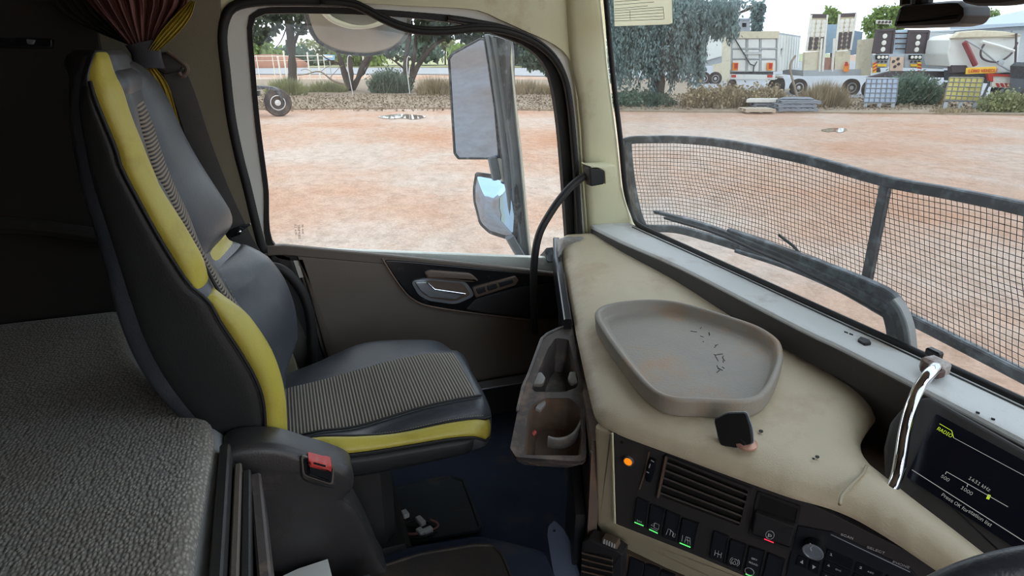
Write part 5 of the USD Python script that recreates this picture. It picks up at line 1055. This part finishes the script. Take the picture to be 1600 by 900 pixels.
TF = [('long green grass clump at the foot of the tall single stem tree', 440, 40, 60, 32, 1500, grass_green, 0), ('grey green bush between the forked tree and the spreading tree', 605, 42, 56, 40, 1500, leaf_grey, 1), ('low grass clump left of the forked tree', 505, 43, 60, 22, 1100, grass_green, 0),
      ('dry yellow grass clump right of the spreading tree', 680, 40, 60, 34, 1500, grass_dry, 0), ('dull grass clump behind the mirror arm', 820, 41, 90, 26, 1600, grass_dry, 0), ('tall dry weed clump at the right foot of the weeping tree', 1105, 31, 50, 34, 1500, grass_dry, 1),
      ('brown dry shrub below the white tipper trailer', 1150, 31, 66, 36, 2200, grass_dry, 1), ('brown twiggy shrub right of the tipper trailer', 1205, 31, 60, 36, 1800, grass_dry, 1), ('pale dry grass clump below the pale ramps', 1300, 31.5, 70, 44, 2600, grass_dry, 0),
      ('grey green weed clump between the white and yellow tanks', 1438, 33, 70, 50, 2600, leaf_grey, 1), ('dry brown weed clump beside the yellow tank', 1462, 33, 46, 40, 1300, grass_dry, 0), ('green grey weed clump at the right edge below the red chevrons', 1588, 29, 56, 32, 2200, grass_green, 1), ('low dry twigs below the yellow tank', 1515, 28.6, 76, 12, 700, grass_dry, 0),
      ('dark low scrub under the weeping tree', 1000, 32, 110, 26, 2200, leaf_grey, 1)]
for k, (lab, px, D, w, h, n, m, tw) in enumerate(TF): tuft('dry_shrub' if tw else 'grass_clump', lab, px, D, w, h, n, m, 100 + k, twiggy=tw, cat_='shrub' if tw else 'grass')
rg = np.random.default_rng(9); n = 9000
D_ = rg.uniform(29.5, 40, n); P_ = rg.uniform(380, 1640, n); L_ = A([gnd(a, d, .09) for a, d in zip(P_, D_)])
one('leaf_litter', leaves(L_ + (0, 0, .02), .11, rg, 0., .5), litter_m, 'fallen leaves and sticks littered along the verge below the trees', 'leaf litter', kind='stuff', smooth=False)
# ------------------------------------------------------------------ far yard: trailers, ramps, tanks
off_white = M('trailer_white', (226, 226, 220), .5, var=.05, scale=1.2, dust=(170, 140, 110), dfac=(.6, .85), dscale=1.5)
tr_grey = M('trailer_grey', (172, 176, 178), .6, var=.08, scale=1.5)
ramp_cream = M('ramp_cream', (214, 204, 178), .6, var=.1, dust=(160, 130, 100), dfac=(.55, .8), dscale=2.)
ramp_dark = M('ramp_dark', (84, 74, 76), .7, var=.15, scale=2.)
tyre = M('tyre', (52, 50, 50), .85, var=.15, dust=(120, 100, 86), dfac=(.45, .8), dscale=4.)
rim_m = M('wheel_rim', (205, 205, 205), .35, metal=.4)
amber = M('amber_lens', (236, 140, 50), .4); red_l = M('red_lens', (190, 50, 40), .4); sign_y = M('sign_yellow', (235, 190, 60), .6); white_s = M('sign_white', (232, 228, 216), .6); sign_red = M('sign_red', (196, 66, 56), .6)
ram_red = M('ram_red', (140, 62, 66), .5); pallet_w = M('pallet_wood', (186, 172, 152), .9, var=.2, stretch=(1, 1, 6)); pallet_g = M('pallet_grey', (132, 136, 142), .9, var=.2); ibc_w = M('tank_white', (204, 218, 236), .4, transl=.3, var=.05); ibc_y = M('tank_yellow', (222, 212, 132), .4, transl=.3, var=.05); cage = M('cage_steel', (140, 140, 140), .4, metal=.6); shed_roof = M('shed_roof', (178, 190, 200), .5, var=.05)
LAT = A([RT[0], RT[1], 0]); LAT /= np.linalg.norm(LAT)
def face(t, name, p, D, th, mat, up=0., bevel=0., **k):
    """a plate facing the cab at distance D with the given outline, th thick."""
    return t.part(name, slab(A([ond(a, b, D - up) for a, b in p]), H * th, bevel), mat, smooth=False, **k)
def rod(t, name, pts, D, r, mat, up=0., **k): return t.part(name, tube(A([ond(a, b, D - up) for a, b in pts]), r, 6), mat, **k)
def disc(t, name, a, b, D, r, mat, up=0., th=.04, **k): return t.part(name, lathe([(r, 0), (r, th), (r * .8, th * 1.3)], ond(a, b, D - up), -H, 14), mat, **k)
def wheel(t, c, ax, r=.52, w=.3, under=None):
    ax = nrm(ax); wpth = t.part('tyre', lathe([(r * .55, -w / 2), (r * .9, -w / 2), (r, -w * .36), (r, w * .36), (r * .9, w / 2), (r * .6, w / 2), (r * .55, w * .3)], c, ax, 32), tyre, under=under)
    t.part('rim', lathe([(r * .56, w * .2), (r * .56, w * .42), (r * .5, w * .44), (r * .46, w * .2), (r * .3, w * .12), (r * .22, w * .3), (r * .05, w * .34)], c, ax, 24), rim_m, under=wpth)
    u, v, _ = basis(ax)
    for k in range(8): t.part('wheel_nut', lathe([(.022, 0), (.022, .04), (.012, .05)], np.asarray(c) + .17 * (u * math.cos(k * .785) + v * math.sin(k * .785)) * r / .52 + ax * w * .16, ax, 6), tyre, under=wpth)
    return wpth
# truck tail with its wheel at the rear edge of the side window
tk = Thing('parked_truck', 'parked truck tail with white rimmed wheel at the rear edge of the side window', 'truck', base=gnd(425, 27.6))
ax_ = nrm(-H * .93 + LAT * .36); wheel(tk, gnd(424, 27.6, .55), ax_, .55, .34); wheel(tk, gnd(424, 27.6, .55) - LAT * 1.4, ax_, .55, .34)
fe = [(340, 134), (404, 134), (425, 136), (436, 141), (441, 152), (440, 160), (437, 152), (431, 143), (414, 139), (404, 140), (340, 141)]
tk.part('mudguard', slab(A([ond(a, b, 27.4) for a, b in fe]), H * .35, .02), black_out, smooth=False); tk.part('mud_flap', slab(A([ond(a, b, 27.9) for a, b in [(438, 143), (442, 148), (443, 168), (439, 170)]]), H * .06), conn_white, smooth=False)
tk.part('chassis_rail', slab(A([ond(a, b, 27.8) for a, b in [(330, 142), (404, 142), (404, 150), (330, 150)]]), H * .2), black_out, smooth=False)
# white tipper trailer, tail toward the cab
D1 = 37.
t1 = Thing('tipper_trailer', 'white ribbed tipper trailer with orange tail lamps seen from behind through the windscreen', 'trailer', base=gnd(1190, D1))
sd = [(1217, 58), (1253, 46), (1251, 92), (1212, 110)]
fr = A([ond(1144, 54, D1), ond(1217, 54, D1), ond(1213, 112, D1), ond(1142, 112, D1)]); dep = ond(1252, 52, 46) - fr[1]; dep[2] = 0
t1.part('body', slab(fr, dep), off_white, smooth=False)
face(t1, 'tail_header', [(1143, 49), (1218, 49), (1217, 60), (1143, 60)], D1, .2, ramp_cream, .12, label='rusty cream header')
for (x0, x1) in ((1145, 1165), (1169, 1186), (1190, 1212)):
    for (a, b) in ((61, 75), (78, 91), (94, 111)): face(t1, 'tail_panel', [(x0, a), (x1, a), (x1 - .4, b), (x0 - .4, b)], D1, .04, off_white, .06, .01)
for x in (1143.5, 1167, 1188, 1214.5): rod(t1, 'tail_rib', [(x, 58), (x - 1, 112)], D1, .045, tr_grey, .05)
for y in (76.5, 92.5): rod(t1, 'tail_rib', [(1143, y), (1215, y)], D1, .04, tr_grey, .05)
rod(t1, 'latch_rod', [(1148, 60), (1160, 80), (1172, 100), (1180, 103)], D1, .03, black_out, .14)
rod(t1, 'latch_rod', [(1183, 96), (1178, 104), (1176, 118)], D1, .03, black_out, .14)
face(t1, 'tail_step', [(1164, 81), (1190, 81), (1190, 85), (1164, 85)], D1, .05, conn_white, .12)
for x in (1149, 1203): face(t1, 'lamp_plate', [(x - 4, 98), (x + 5, 98), (x + 4, 110), (x - 5, 110)], D1, .05, amber, .16); face(t1, 'lamp_lens', [(x - 1, 99), (x + 4, 99), (x + 3, 107), (x - 1, 107)], D1, .04, red_l, .20)
face(t1, 'bumper', [(1141, 116), (1212, 117), (1211, 125), (1141, 124)], D1, .2, off_white, .2, .02); face(t1, 'under_frame', [(1146, 110), (1208, 110), (1208, 118), (1146, 118)], D1, .6, black_out, -.05)
face(t1, 'reflector', [(1143, 117), (1150, 117), (1150, 121), (1143, 121)], D1, .02, sign_red, .23); face(t1, 'reflector', [(1199, 117), (1207, 117), (1207, 121), (1199, 121)], D1, .02, sign_red, .23)
wheel(t1, gnd(1216, D1 + 1, .52) , LAT, .52, .3); wheel(t1, gnd(1216, D1 + 1, .52) + dep * .25, LAT, .52, .3); wheel(t1, gnd(1150, D1 + 1, .52), -LAT, .52, .3)
t1.part('mudguard', beam(A([gnd(1207, D1 + .6, 1.15), gnd(1222, D1 + .4, 1.22), gnd(1224, D1 + 3, 1.2)]), .5, .06, LAT), off_white)
for k in range(8):
    p = fr[1] + dep * (.06 + .12 * k); q = fr[2] + dep * (.06 + .12 * k); t1.part('side_rib', beam(A([p + LAT * .03, q + LAT * .03]), .09, .06, nrm(dep)), off_white, smooth=False)
sdir = nrm(dep); t1.part('side_mark', cat(text('RT', .5, fr[1] + dep * .07 + (0, 0, -1.2) + LAT * .07, sdir, (0, 0, 1), .01, True), text('TIP', .22, fr[1] + dep * .07 + (0, 0, -1.55) + LAT * .07, sdir, (0, 0, 1), .01, True)), body_blue, smooth=False)
t1.part('roof_tarp', slab(A([fr[0] + (0, 0, .1), fr[1] + (0, 0, .1), fr[1] + dep + (0, 0, .1), fr[1] * .5 + fr[0] * .5 + dep + (0, 0, .45), fr[0] + dep + (0, 0, .1)])[[0, 1, 2, 4]], (0, 0, -.1)), tr_grey, smooth=False)
# pale and dark pairs of raised loading ramps
def ramps(name, label, D, pans, mat, holes, cap, base_px):
    t = Thing(name, label, 'ramp trailer', base=gnd(base_px, D))
    for (q, cols, rows_, nd) in pans:
        a, b, c, d = [A(x, float) for x in q]; at = lambda u, v: (a + (b - a) * u) * (1 - v) + (d + (c - d) * u) * v
        r = face(t, 'ramp', q, D, .16, mat)
        t.part('ramp_cap', slab(A([ond(*at(u, v), D - .06) for u, v in ((0, 0), (1, 0), (1, .10), (0, .10))]), H * .1), cap, smooth=False, under=r)
        for i in range(cols):
            for j in range(rows_):
                P = at((i + .5) / cols, .16 + .80 * (j + .5) / rows_); dk = j >= nd
                t.part('ramp_hole', lathe([(.13, 0), (.13, .03), (.1, .04)], ond(*P, D - .01), -H, 12), ramp_dark if dk else white_s, under=r)
        for u in (.0, 1.): t.part('ramp_edge', tube(A([ond(*at(u, .02), D - .04), ond(*at(u, 1), D - .04)]), .06, 6), white_s if mat is ramp_cream else mat, under=r)
    return t
r1 = ramps('ramp_trailer', 'trailer with two pale raised loading ramps full of round holes', 39., [([(1268, 22), (1293, 22), (1287, 80), (1260, 80)], 3, 7, 4), ([(1312, 21), (1338, 20), (1329, 78), (1306, 80)], 3, 7, 3)], ramp_cream, 0, ramp_dark, 1300)
for q in ([(1258, 82), (1286, 80), (1284, 112), (1256, 112)], [(1305, 81), (1329, 79), (1327, 112), (1304, 112)]): face(r1, 'ramp_foot', q, 39., .3, ramp_cream, -.05)
for x in (1289, 1304, 1284): rod(r1, 'lift_ram', [(x, 60), (x - 4, 112)], 39., .07, white_s, .05)
face(r1, 'tail_board', [(1284, 90), (1306, 90), (1304, 112), (1282, 112)], 39., .2, M('rust_board', (168, 128, 112), .8), -.1); face(r1, 'deck', [(1255, 110), (1345, 108), (1345, 118), (1255, 119)], 39., 3., tr_grey, .1)
face(r1, 'tail_lamp', [(1319, 100), (1327, 100), (1326, 112), (1318, 112)], 39., .05, amber, .3); face(r1, 'lamp_lens', [(1321, 97), (1325, 97), (1325, 103), (1321, 103)], 39., .05, red_l, .36)
face(r1, 'blue_load', [(1292, 38), (1311, 38), (1308, 82), (1288, 84)], 40.5, .6, M('blue_load', (150, 176, 196), .6)); face(r1, 'blue_load', [(1336, 48), (1348, 50), (1344, 84), (1332, 86)], 40.5, .6, M('blue_load_b', (128, 146, 164), .6))
for x in (1256, 1340): wheel(r1, gnd(x, 39.4, .52), -H, .5, .3)
D2 = 38.
r2 = ramps('dark_ramp_trailer', 'trailer with two dark raised loading ramps and lamp boards below them', D2, [([(1370, 46), (1398, 44), (1393, 84), (1364, 84)], 1, 3, 3), ([(1421, 47), (1452, 47), (1446, 84), (1416, 84)], 1, 3, 3)], ramp_dark, 0, ramp_dark, 1405)
face(r2, 'top_board', [(1370, 31), (1394, 32), (1393, 38), (1370, 37)], D2, .1, white_s)
for i in range(4): disc(r2, 'board_hole', 1373.5 + 5.6 * i, 34.5, D2, .07, ramp_dark, .02)
face(r2, 'middle_board', [(1399, 47), (1420, 46), (1415, 84), (1395, 84)], D2 + .3, .2, M('pale_blue_board', (190, 208, 220), .6))
for q in (52, 60, 68, 76): rod(r2, 'board_bar', [(1399, q), (1418, q)], D2, .04, ramp_dark, -.1)
for x0 in (1363, 1415):
    bd = face(r2, 'lamp_board', [(x0, 85), (x0 + 26, 85), (x0 + 24, 106), (x0 - 1, 106)], D2, .15, tr_grey, .1); face(r2, 'lamp_strip', [(x0 + 6, 86), (x0 + 26, 86), (x0 + 25, 93), (x0 + 6, 93)], D2, .1, gloss_black, .2)
    for i in range(3): disc(r2, 'lamp', x0 + 10 + 6 * i, 89.5, D2, .085, white_s, .31); disc(r2, 'lamp', x0 + 9 + 6 * i, 96.5, D2, .06, ramp_dark, .12)
    face(r2, 'number_plate', [(x0 + 8, 100), (x0 + 22, 100), (x0 + 22, 104), (x0 + 8, 104)], D2, .05, sign_y, .2)
face(r2, 'centre_board', [(1392, 89), (1412, 89), (1410, 114), (1390, 114)], D2, .1, M('peach_board', (226, 196, 170), .7))
for i, (x, y) in enumerate(((1396, 96), (1403, 92), (1404, 100), (1398, 104))): disc(r2, 'board_hole', x, y, D2, .08, ramp_dark, .02)
for x, s in ((1367, 1), (1437, -1)):
    cb = face(r2, 'chevron_board', [(x - 3, 98), (x + 3, 98), (x + 2, 114), (x - 4, 114)] if s > 0 else [(x - 3, 97), (x + 3, 97), (x + 2, 107), (x - 4, 107)], D2, .05, sign_y, .25)
    for k in range(3): r2.part('chevron_stripe', slab(A([ond(x - 3, 99.5 + 5 * k, D2 - .27), ond(x + 3, 98.5 + 5 * k - 2 * s, D2 - .27), ond(x + 3, 101 + 5 * k - 2 * s, D2 - .27), ond(x - 3, 102 + 5 * k, D2 - .27)])[:, :], H * .02), sign_red, smooth=False, under=cb)
face(r2, 'side_plate', [(1344, 62), (1366, 60), (1360, 118), (1339, 118)], D2 + 1, .3, ramp_cream); face(r2, 'side_plate', [(1443, 78), (1478, 80), (1474, 108), (1437, 106)], D2 + 1, .3, tr_grey)
face(r2, 'upper_box', [(1452, 51), (1484, 52), (1480, 78), (1448, 78)], D2 + 1.5, .5, conn_white)
for k in range(4): face(r2, 'upper_slot', [(1455 + 7 * k, 66), (1460 + 7 * k, 66), (1459 + 7 * k, 75), (1454 + 7 * k, 75)], D2 + 1.4, .05, tr_grey, .06)
face(r2, 'deck_beam', [(1396, 111), (1552, 112), (1552, 121), (1358, 121)], D2, .4, ramp_dark, .6)
for x in (1372, 1432): wheel(r2, gnd(x, D2 + .4, .52), -H, .5, .3)
# right tipper, sign and chevrons
D3 = 36.
t3 = Thing('bulk_tipper', 'white tub tipper with red hydraulic ram behind the yellow sign', 'trailer', base=gnd(1540, D3))
tub = [(1484, 62), (1496, 56), (1520, 52), (1560, 50), (1596, 54), (1594, 70), (1590, 112), (1560, 115), (1520, 108), (1484, 104), (1480, 84)]
t3.part('tub', slab(rounded(A([ond(a, b, D3) for a, b in tub]), .12), H * 2.2, .1), off_white, smooth=30)
t3.part('tub_rim', slab(rounded(A([ond(a, b, D3 - .25) for a, b in [(1489, 60), (1500, 50), (1530, 47), (1570, 49), (1596, 54), (1594, 58), (1560, 58)]]), .1), H * .4, .05), ramp_cream)
rod(t3, 'hydraulic_ram', [(1507, 66), (1524, 102)], D3, .13, ram_red, .35, label='dull red hydraulic ram')
rod(t3, 'support_arm', [(1508, 62), (1532, 76), (1560, 100), (1580, 112)], D3, .05, tr_grey, .3); rod(t3, 'support_arm', [(1534, 65), (1560, 72), (1584, 80)], D3, .09, off_white, .3)
t3.part('hose', tube(curve(A([ond(a, b, D3 - .3) for a, b in [(1540, 66), (1533, 78), (1534, 90), (1546, 96), (1562, 96), (1580, 84), (1590, 66)]]), 30), .05, 8), ramp_dark)
disc(t3, 'pulley', 1564, 98, D3, .16, tr_grey, .4); rod(t3, 'rim_post', [(1588, 52), (1586, 112)], D3, .05, ramp_dark, .3)
face(t3, 'rear_frame', [(1488, 102), (1510, 102), (1516, 112), (1488, 114)], D3, .4, ramp_dark, .1)
for x in (1500, 1580): wheel(t3, gnd(x, D3 + .5, .52), -H, .5, .3)
face(t3, 'lower_frame', [(1484, 110), (1596, 114), (1592, 134), (1484, 126)], D3, .5, black_out, -.2)
sg = Thing('long_vehicle_sign', 'yellow sign reading LONG VEHICLE on the trailer beam', 'sign', base=ond(1533, 115, 35.0))
sg.part('sign_plate', slab(A([ond(a, b, 34.9) for a, b in [(1510, 106), (1557, 104), (1556, 114), (1509, 116)]]), H * .04, .01), sign_y, smooth=False)
sl_ = ond(1557, 110, 34.85) - ond(1510, 111, 34.85); sg.part('lettering', text('LONG VEHICLE', .15, ond(1512.5, 113.4, 34.86), sl_, (0, 0, 1), .01, True), red_l, smooth=False)
ch = Thing('chevron_tail', 'red and white chevron tail board at the right edge of the yard', 'tail board', base=gnd(1568, 35.4))
face(ch, 'board', [(1550, 116), (1584, 120), (1582, 138), (1550, 136)], 35.4, .3, white_s); face(ch, 'red_band', [(1543, 113), (1552, 113), (1552, 128), (1546, 126)], 35.4, .2, sign_red, .1)
face(ch, 'red_band', [(1552, 115), (1584, 117), (1584, 120), (1552, 119)], 35.4, .05, sign_red, .06)
for k in range(4): face(ch, 'chevron_stripe', [(1556 + 7 * k, 130), (1560 + 7 * k, 130), (1563 + 7 * k, 136), (1559 + 7 * k, 136)], 35.4, .03, sign_red, .05)
ch.part('stay', tube(A([gnd(1552, 35.6), ond(1552, 116, 35.6)]), .06, 6), black_out); ch.part('stay', tube(A([gnd(1582, 35.6), ond(1582, 118, 35.6)]), .06, 6), black_out)
sb = Thing('parked_ute', 'dark vehicle with blue grey tail cut by the right picture edge', 'vehicle', base=gnd(1612, 33))
face(sb, 'body', [(1612, 104), (1620, 98), (1700, 98), (1700, 128), (1612, 128)], 33.5, 1.5, black_out, 0, .05); face(sb, 'tail_panel', [(1614, 124), (1700, 124), (1700, 150), (1614, 150)], 33.4, 1.6, body_blue, 0, .05)
for x in (1626, 1700): wheel(sb, gnd(x, 33.8, .42), -H, .42, .25)
# plastic tanks in cages
def tank(name, label, q, D, fill, bars, mat):
    a, b, c, d = [A(x, float) for x in q]; P = [ond(*x, D) for x in (a, b, c, d)]; g = gnd((c[0] + d[0]) / 2, D)
    t = Thing(name, label, 'tank', base=g, group=None); W = P[1] - P[0]; HV = nrm((A(P).mean(0) - CAM) * (1, 1, 0))
    t.part('bottle', slab(rounded(A(P), .06), HV * .95, .05), mat, smooth=30)
    at = lambda u, v: (a + (b - a) * u) * (1 - v) + (d + (c - d) * u) * v
    for k in range(bars[0] + 1): t.part('cage_bar', tube(A([ond(*at(k / bars[0], 0), D - .03), ond(*at(k / bars[0], 1), D - .03)]), .022, 6), cage)
    for k in range(bars[1] + 1): t.part('cage_bar', tube(A([ond(*at(0, k / bars[1]), D - .03), ond(*at(1, k / bars[1]), D - .03)]), .022, 6), cage)
    lo = P[2][2]; off = nrm(W)
    t.part('pallet_deck', slab(A([P[3] - (0, 0, .0), P[2], P[2] - (0, 0, .05), P[3] - (0, 0, .05)]), HV * .95), tr_grey, smooth=False)
    for u in (.08, .5, .92): 
        f = P[3] + (P[2] - P[3]) * u; f = A([f[0], f[1], 0]); z1 = max(lo - .04, .12); t.part('pallet_foot', rbox(f + HV * .4 + A([0, 0, z1 / 2]), (.16, .8, z1), .01, [np.cross(HV, (0, 0, 1)), HV, (0, 0, 1)]), tr_grey)
    return t
tank('white_tank', 'white plastic tank in a steel cage on the verge', [(1354, 123), (1404, 123), (1400, 160), (1349, 160)], 31.0, 1, (6, 5), ibc_w)
tank('yellow_tank', 'yellow plastic tank in a steel cage on the verge', [(1483, 121), (1537, 122), (1529, 158), (1475, 156)], 30.2, 1, (6, 5), ibc_y)
# pallets and slab
def pallet(label, q0, q1, D, z, mat, nsl=7, depth=1.1, tilt=0., group=None):
    P, Q = ond(*q0, D), ond(*q1, D); P, Q = A([P[0], P[1], z]), A([Q[0], Q[1], z]); u = nrm(Q - P); L = np.linalg.norm(Q - P); c = (P + Q) / 2; v = nrm(H - u * (H @ u))
    t = Thing('timber_pallet', label, 'pallet', base=c, group=group)
    for k in range(nsl): t.part('top_slat', rbox(c + u * (L * ((k + .5) / nsl - .5)) + v * depth / 2 + A([0, 0, .13]), (L / nsl * .68, depth, .025), .004, [u, v, (0, 0, 1)]), mat)
    for k in range(3): t.part('bearer', rbox(c + v * (depth * (.06 + .44 * k)) + A([0, 0, .068]), (L, .09, .095), .006, [u, v, (0, 0, 1)]), mat)
    for k in range(3): t.part('bottom_slat', rbox(c + u * (L * (.44 * k - .44)) + v * depth / 2 + A([0, 0, .012]), (L / nsl * .7, depth, .02), .004, [u, v, (0, 0, 1)]), mat)
    return t
Z0 = .078
pallet('pale slatted pallet lying flat at the front of the pallet stack', (1166, 176), (1212, 178), 28.4, Z0, pallet_w)
pallet('grey pallet at the bottom of the right pallet stack', (1217, 176), (1278, 178), 28.8, Z0, pallet_g)
pallet('grey pallet second from the bottom of the right pallet stack', (1217, 170), (1276, 172), 28.9, Z0 + .15, pallet_g)
pallet('grey pallet lying on top of the right pallet stack', (1222, 165), (1283, 166), 29.0, Z0 + .30, pallet_g)
pallet('grey pallet at the bottom of the rear stack under the slab', (1178, 166), (1222, 168), 29.9, Z0, pallet_g)
pallet('grey pallet under the pale slab', (1178, 166), (1222, 168), 29.9, Z0 + .15, pallet_g)
S_ = [gnd(1176, 29.8, Z0 + .305), gnd(1224, 29.8, Z0 + .305), gnd(1230, 31.2, Z0 + .305), gnd(1186, 31.2, Z0 + .305)]
one('concrete_slab', slab(A(S_), (0, 0, .16), .02), M('slab_pale', (206, 202, 192), .85, var=.08), 'pale flat slab lying on the rear pallets', 'slab')
one('steel_plate', slab(A([gnd(1228, 29.6, Z0 + .46), gnd(1284, 29.4, Z0 + .46), gnd(1276, 30.4, Z0 + .46), gnd(1236, 30.6, Z0 + .46)]), (0, 0, .05), .01), pallet_g, 'grey plate lying on the right pallet stack', 'plate')
one('bent_pipe', tube(curve(A([ond(1243, 87, 31.2), ond(1236, 98, 31.1), ond(1235, 110, 31), ond(1240, 130, 30.8), ond(1246, 152, 30.6)]), 24), .05, 8), dry_wood, 'thin bent pipe leaning up from the pallet stack', 'pipe', smooth=True)
one('loose_timber', tube(A([gnd(1218, 31.5, .2), gnd(1236, 30.7, .55)]), .06, 8), dry_wood, 'broken timber lying behind the pallet stack', 'timber')
# buildings behind
sh = Thing('grey_shed', 'large grey shed with pitched roof behind the white tub tipper', 'building', base=gnd(1560, 95))
sh.part('wall', slab(A([ond(1490, 48, 95), ond(1720, 34, 95), ond(1720, 108, 95), ond(1486, 108, 95)]), H * 20), tr_grey, smooth=False)
for k in range(5): sh.part('wall_panel', slab(A([ond(1494 + 22 * k, 48, 94.9), ond(1513 + 22 * k, 47, 94.9), ond(1512 + 22 * k, 104, 94.9), ond(1492 + 22 * k, 104, 94.9)]), H * .08), conn_white, smooth=False)
rf_ = A([ond(1484, 46, 94), ond(1600, 20, 108), ond(1740, 8, 108), ond(1740, 34, 93)]); sh.part('roof', slab(rf_, (0, 0, .4)), shed_roof, smooth=False)
wb = Thing('white_van_body', 'white box body standing behind the weeping tree', 'trailer', base=gnd(1110, 52)); face(wb, 'box', [(1100, 62), (1128, 52), (1128, 88), (1100, 96)], 52, 3., off_white, 0, .05); face(wb, 'skirt', [(1100, 96), (1128, 88), (1128, 98), (1100, 104)], 52.2, 2.6, tr_grey)
for x in (1104, 1122): wheel(wb, gnd(x, 52.6, .5), -H, .5, .3)
for k, (q, D, m, lab) in enumerate((([(1156, 31), (1172, 30), (1172, 50), (1156, 50)], 60, tr_grey, 'grey cabin roof showing above the tipper trailer'), ([(1128, 46), (1142, 46), (1141, 90), (1127, 90)], 58, ramp_cream, 'cream cabin left of the tipper trailer'))):
    b = Thing('site_cabin', lab, 'cabin', base=gnd(q[0][0] + 8, D)); qq = q[:2] + [(q[1][0], gb(D)), (q[0][0], gb(D))]; face(b, 'wall', qq, D, 2.5, m); face(b, 'roof', [(q[0][0] - 1, q[0][1] - 2), (q[1][0] + 1, q[1][1] - 2), (q[1][0] + 1, q[1][1]), (q[0][0] - 1, q[0][1])], D - .1, 2.7, shed_roof); face(b, 'window', [(q[0][0] + 4, q[0][1] + 5), (q[0][0] + 10, q[0][1] + 5), (q[0][0] + 10, q[0][1] + 11), (q[0][0] + 4, q[0][1] + 11)], D, .05, gloss_black, .06)
# over the road, through the side window
md = one('dirt_mound', ball(gnd(418, 104, 0), (6, 6, 2.0), 3), M('mound_dirt', (156, 112, 92), .95, var=.2, scale=.4), 'red brown dirt mound across the road in the side window', 'mound', smooth=True)
for k, (px, py) in enumerate(((443, 82), (480, 84), (496, 86), (567, 88), (434, 90))):
    t = Thing('boundary_post', 'white boundary post across the road, ' + ['beside the single stem tree', 'left of the blue sign', 'nearest the blue sign', 'seen between the forked tree stems', 'in front of the dirt mound'][k], 'post', base=gnd(px, 62), group='white boundary posts'); t.part('shaft', tube(A([gnd(px, 62), ond(px, py, 62)]), .07, 6), white_s); t.part('tip', lathe([(.085, 0), (.085, .1), (.05, .14)], ond(px, py, 62), (0, 0, 1), 8), white_s)
wf = Thing('wire_fence_rail', 'thin pale fence rail across the road behind the posts', 'fence', base=gnd(470, 62.3)); wf.part('rail', tube(A([ond(395, 88, 62.3), ond(510, 87, 62.3)]), .035, 6), white_s); wf.part('rail', tube(A([ond(395, 95, 62.3), ond(510, 94, 62.3)]), .02, 6), white_s)
for px in (400, 425, 460, 505): wf.part('stake', tube(A([gnd(px, 62.3), ond(px, 86, 62.3)]), .04, 6), white_s)
bs = Thing('blue_sign', 'small blue and white road sign across the road in the side window', 'sign', base=gnd(514, 63)); face(bs, 'plate', [(505, 85), (523, 86), (523, 94), (505, 94)], 63, .05, M('sign_blue', (150, 190, 220), .5)); face(bs, 'panel', [(508, 87), (520, 87), (520, 90), (508, 90)], 63, .02, white_s, .02); bs.part('pole', tube(A([gnd(514, 63.1), ond(514, 86, 63.1)]), .04, 6), tr_grey)
hp0 = Thing('hose_post', 'slender pale post bent at the top in front of the spreading tree', 'post', base=gnd(638, 40)); hp0.part('pipe', tube(curve(A([gnd(637, 40), ond(636, 110, 40), ond(636, 94, 40), ond(638, 88, 40), ond(641, 90, 40)]), 20), .03, 6), conn_white)
hp1 = Thing('hose_post', 'slender pale post bent at the top in front of the forked tree', 'post', base=gnd(546, 40)); hp1.part('pipe', tube(curve(A([gnd(546, 40), ond(544, 110, 40), ond(543, 92, 40), ond(546, 86, 40), ond(549, 88, 40)]), 20), .03, 6), conn_white)
fb = Thing('fallen_branch', 'bare fallen branch lying left of the forked tree', 'branch', base=gnd(520, 42))
fb.part('limb', tube(curve(A([ond(538, 132, 42), ond(520, 126, 41.6), ond(500, 112, 41.5), ond(478, 116, 41.4), ond(462, 118, 41.3)]), 20), np.linspace(.07, .02, 20), 6), dry_wood, smooth=True)
for p in ([(515, 122), (530, 106), (536, 102)], [(500, 113), (512, 104), (528, 100)], [(490, 114), (478, 108), (470, 110)]): fb.part('twig', tube(curve(A([ond(a, b, 41.6) for a, b in p]), 8), .018, 5), dry_wood)
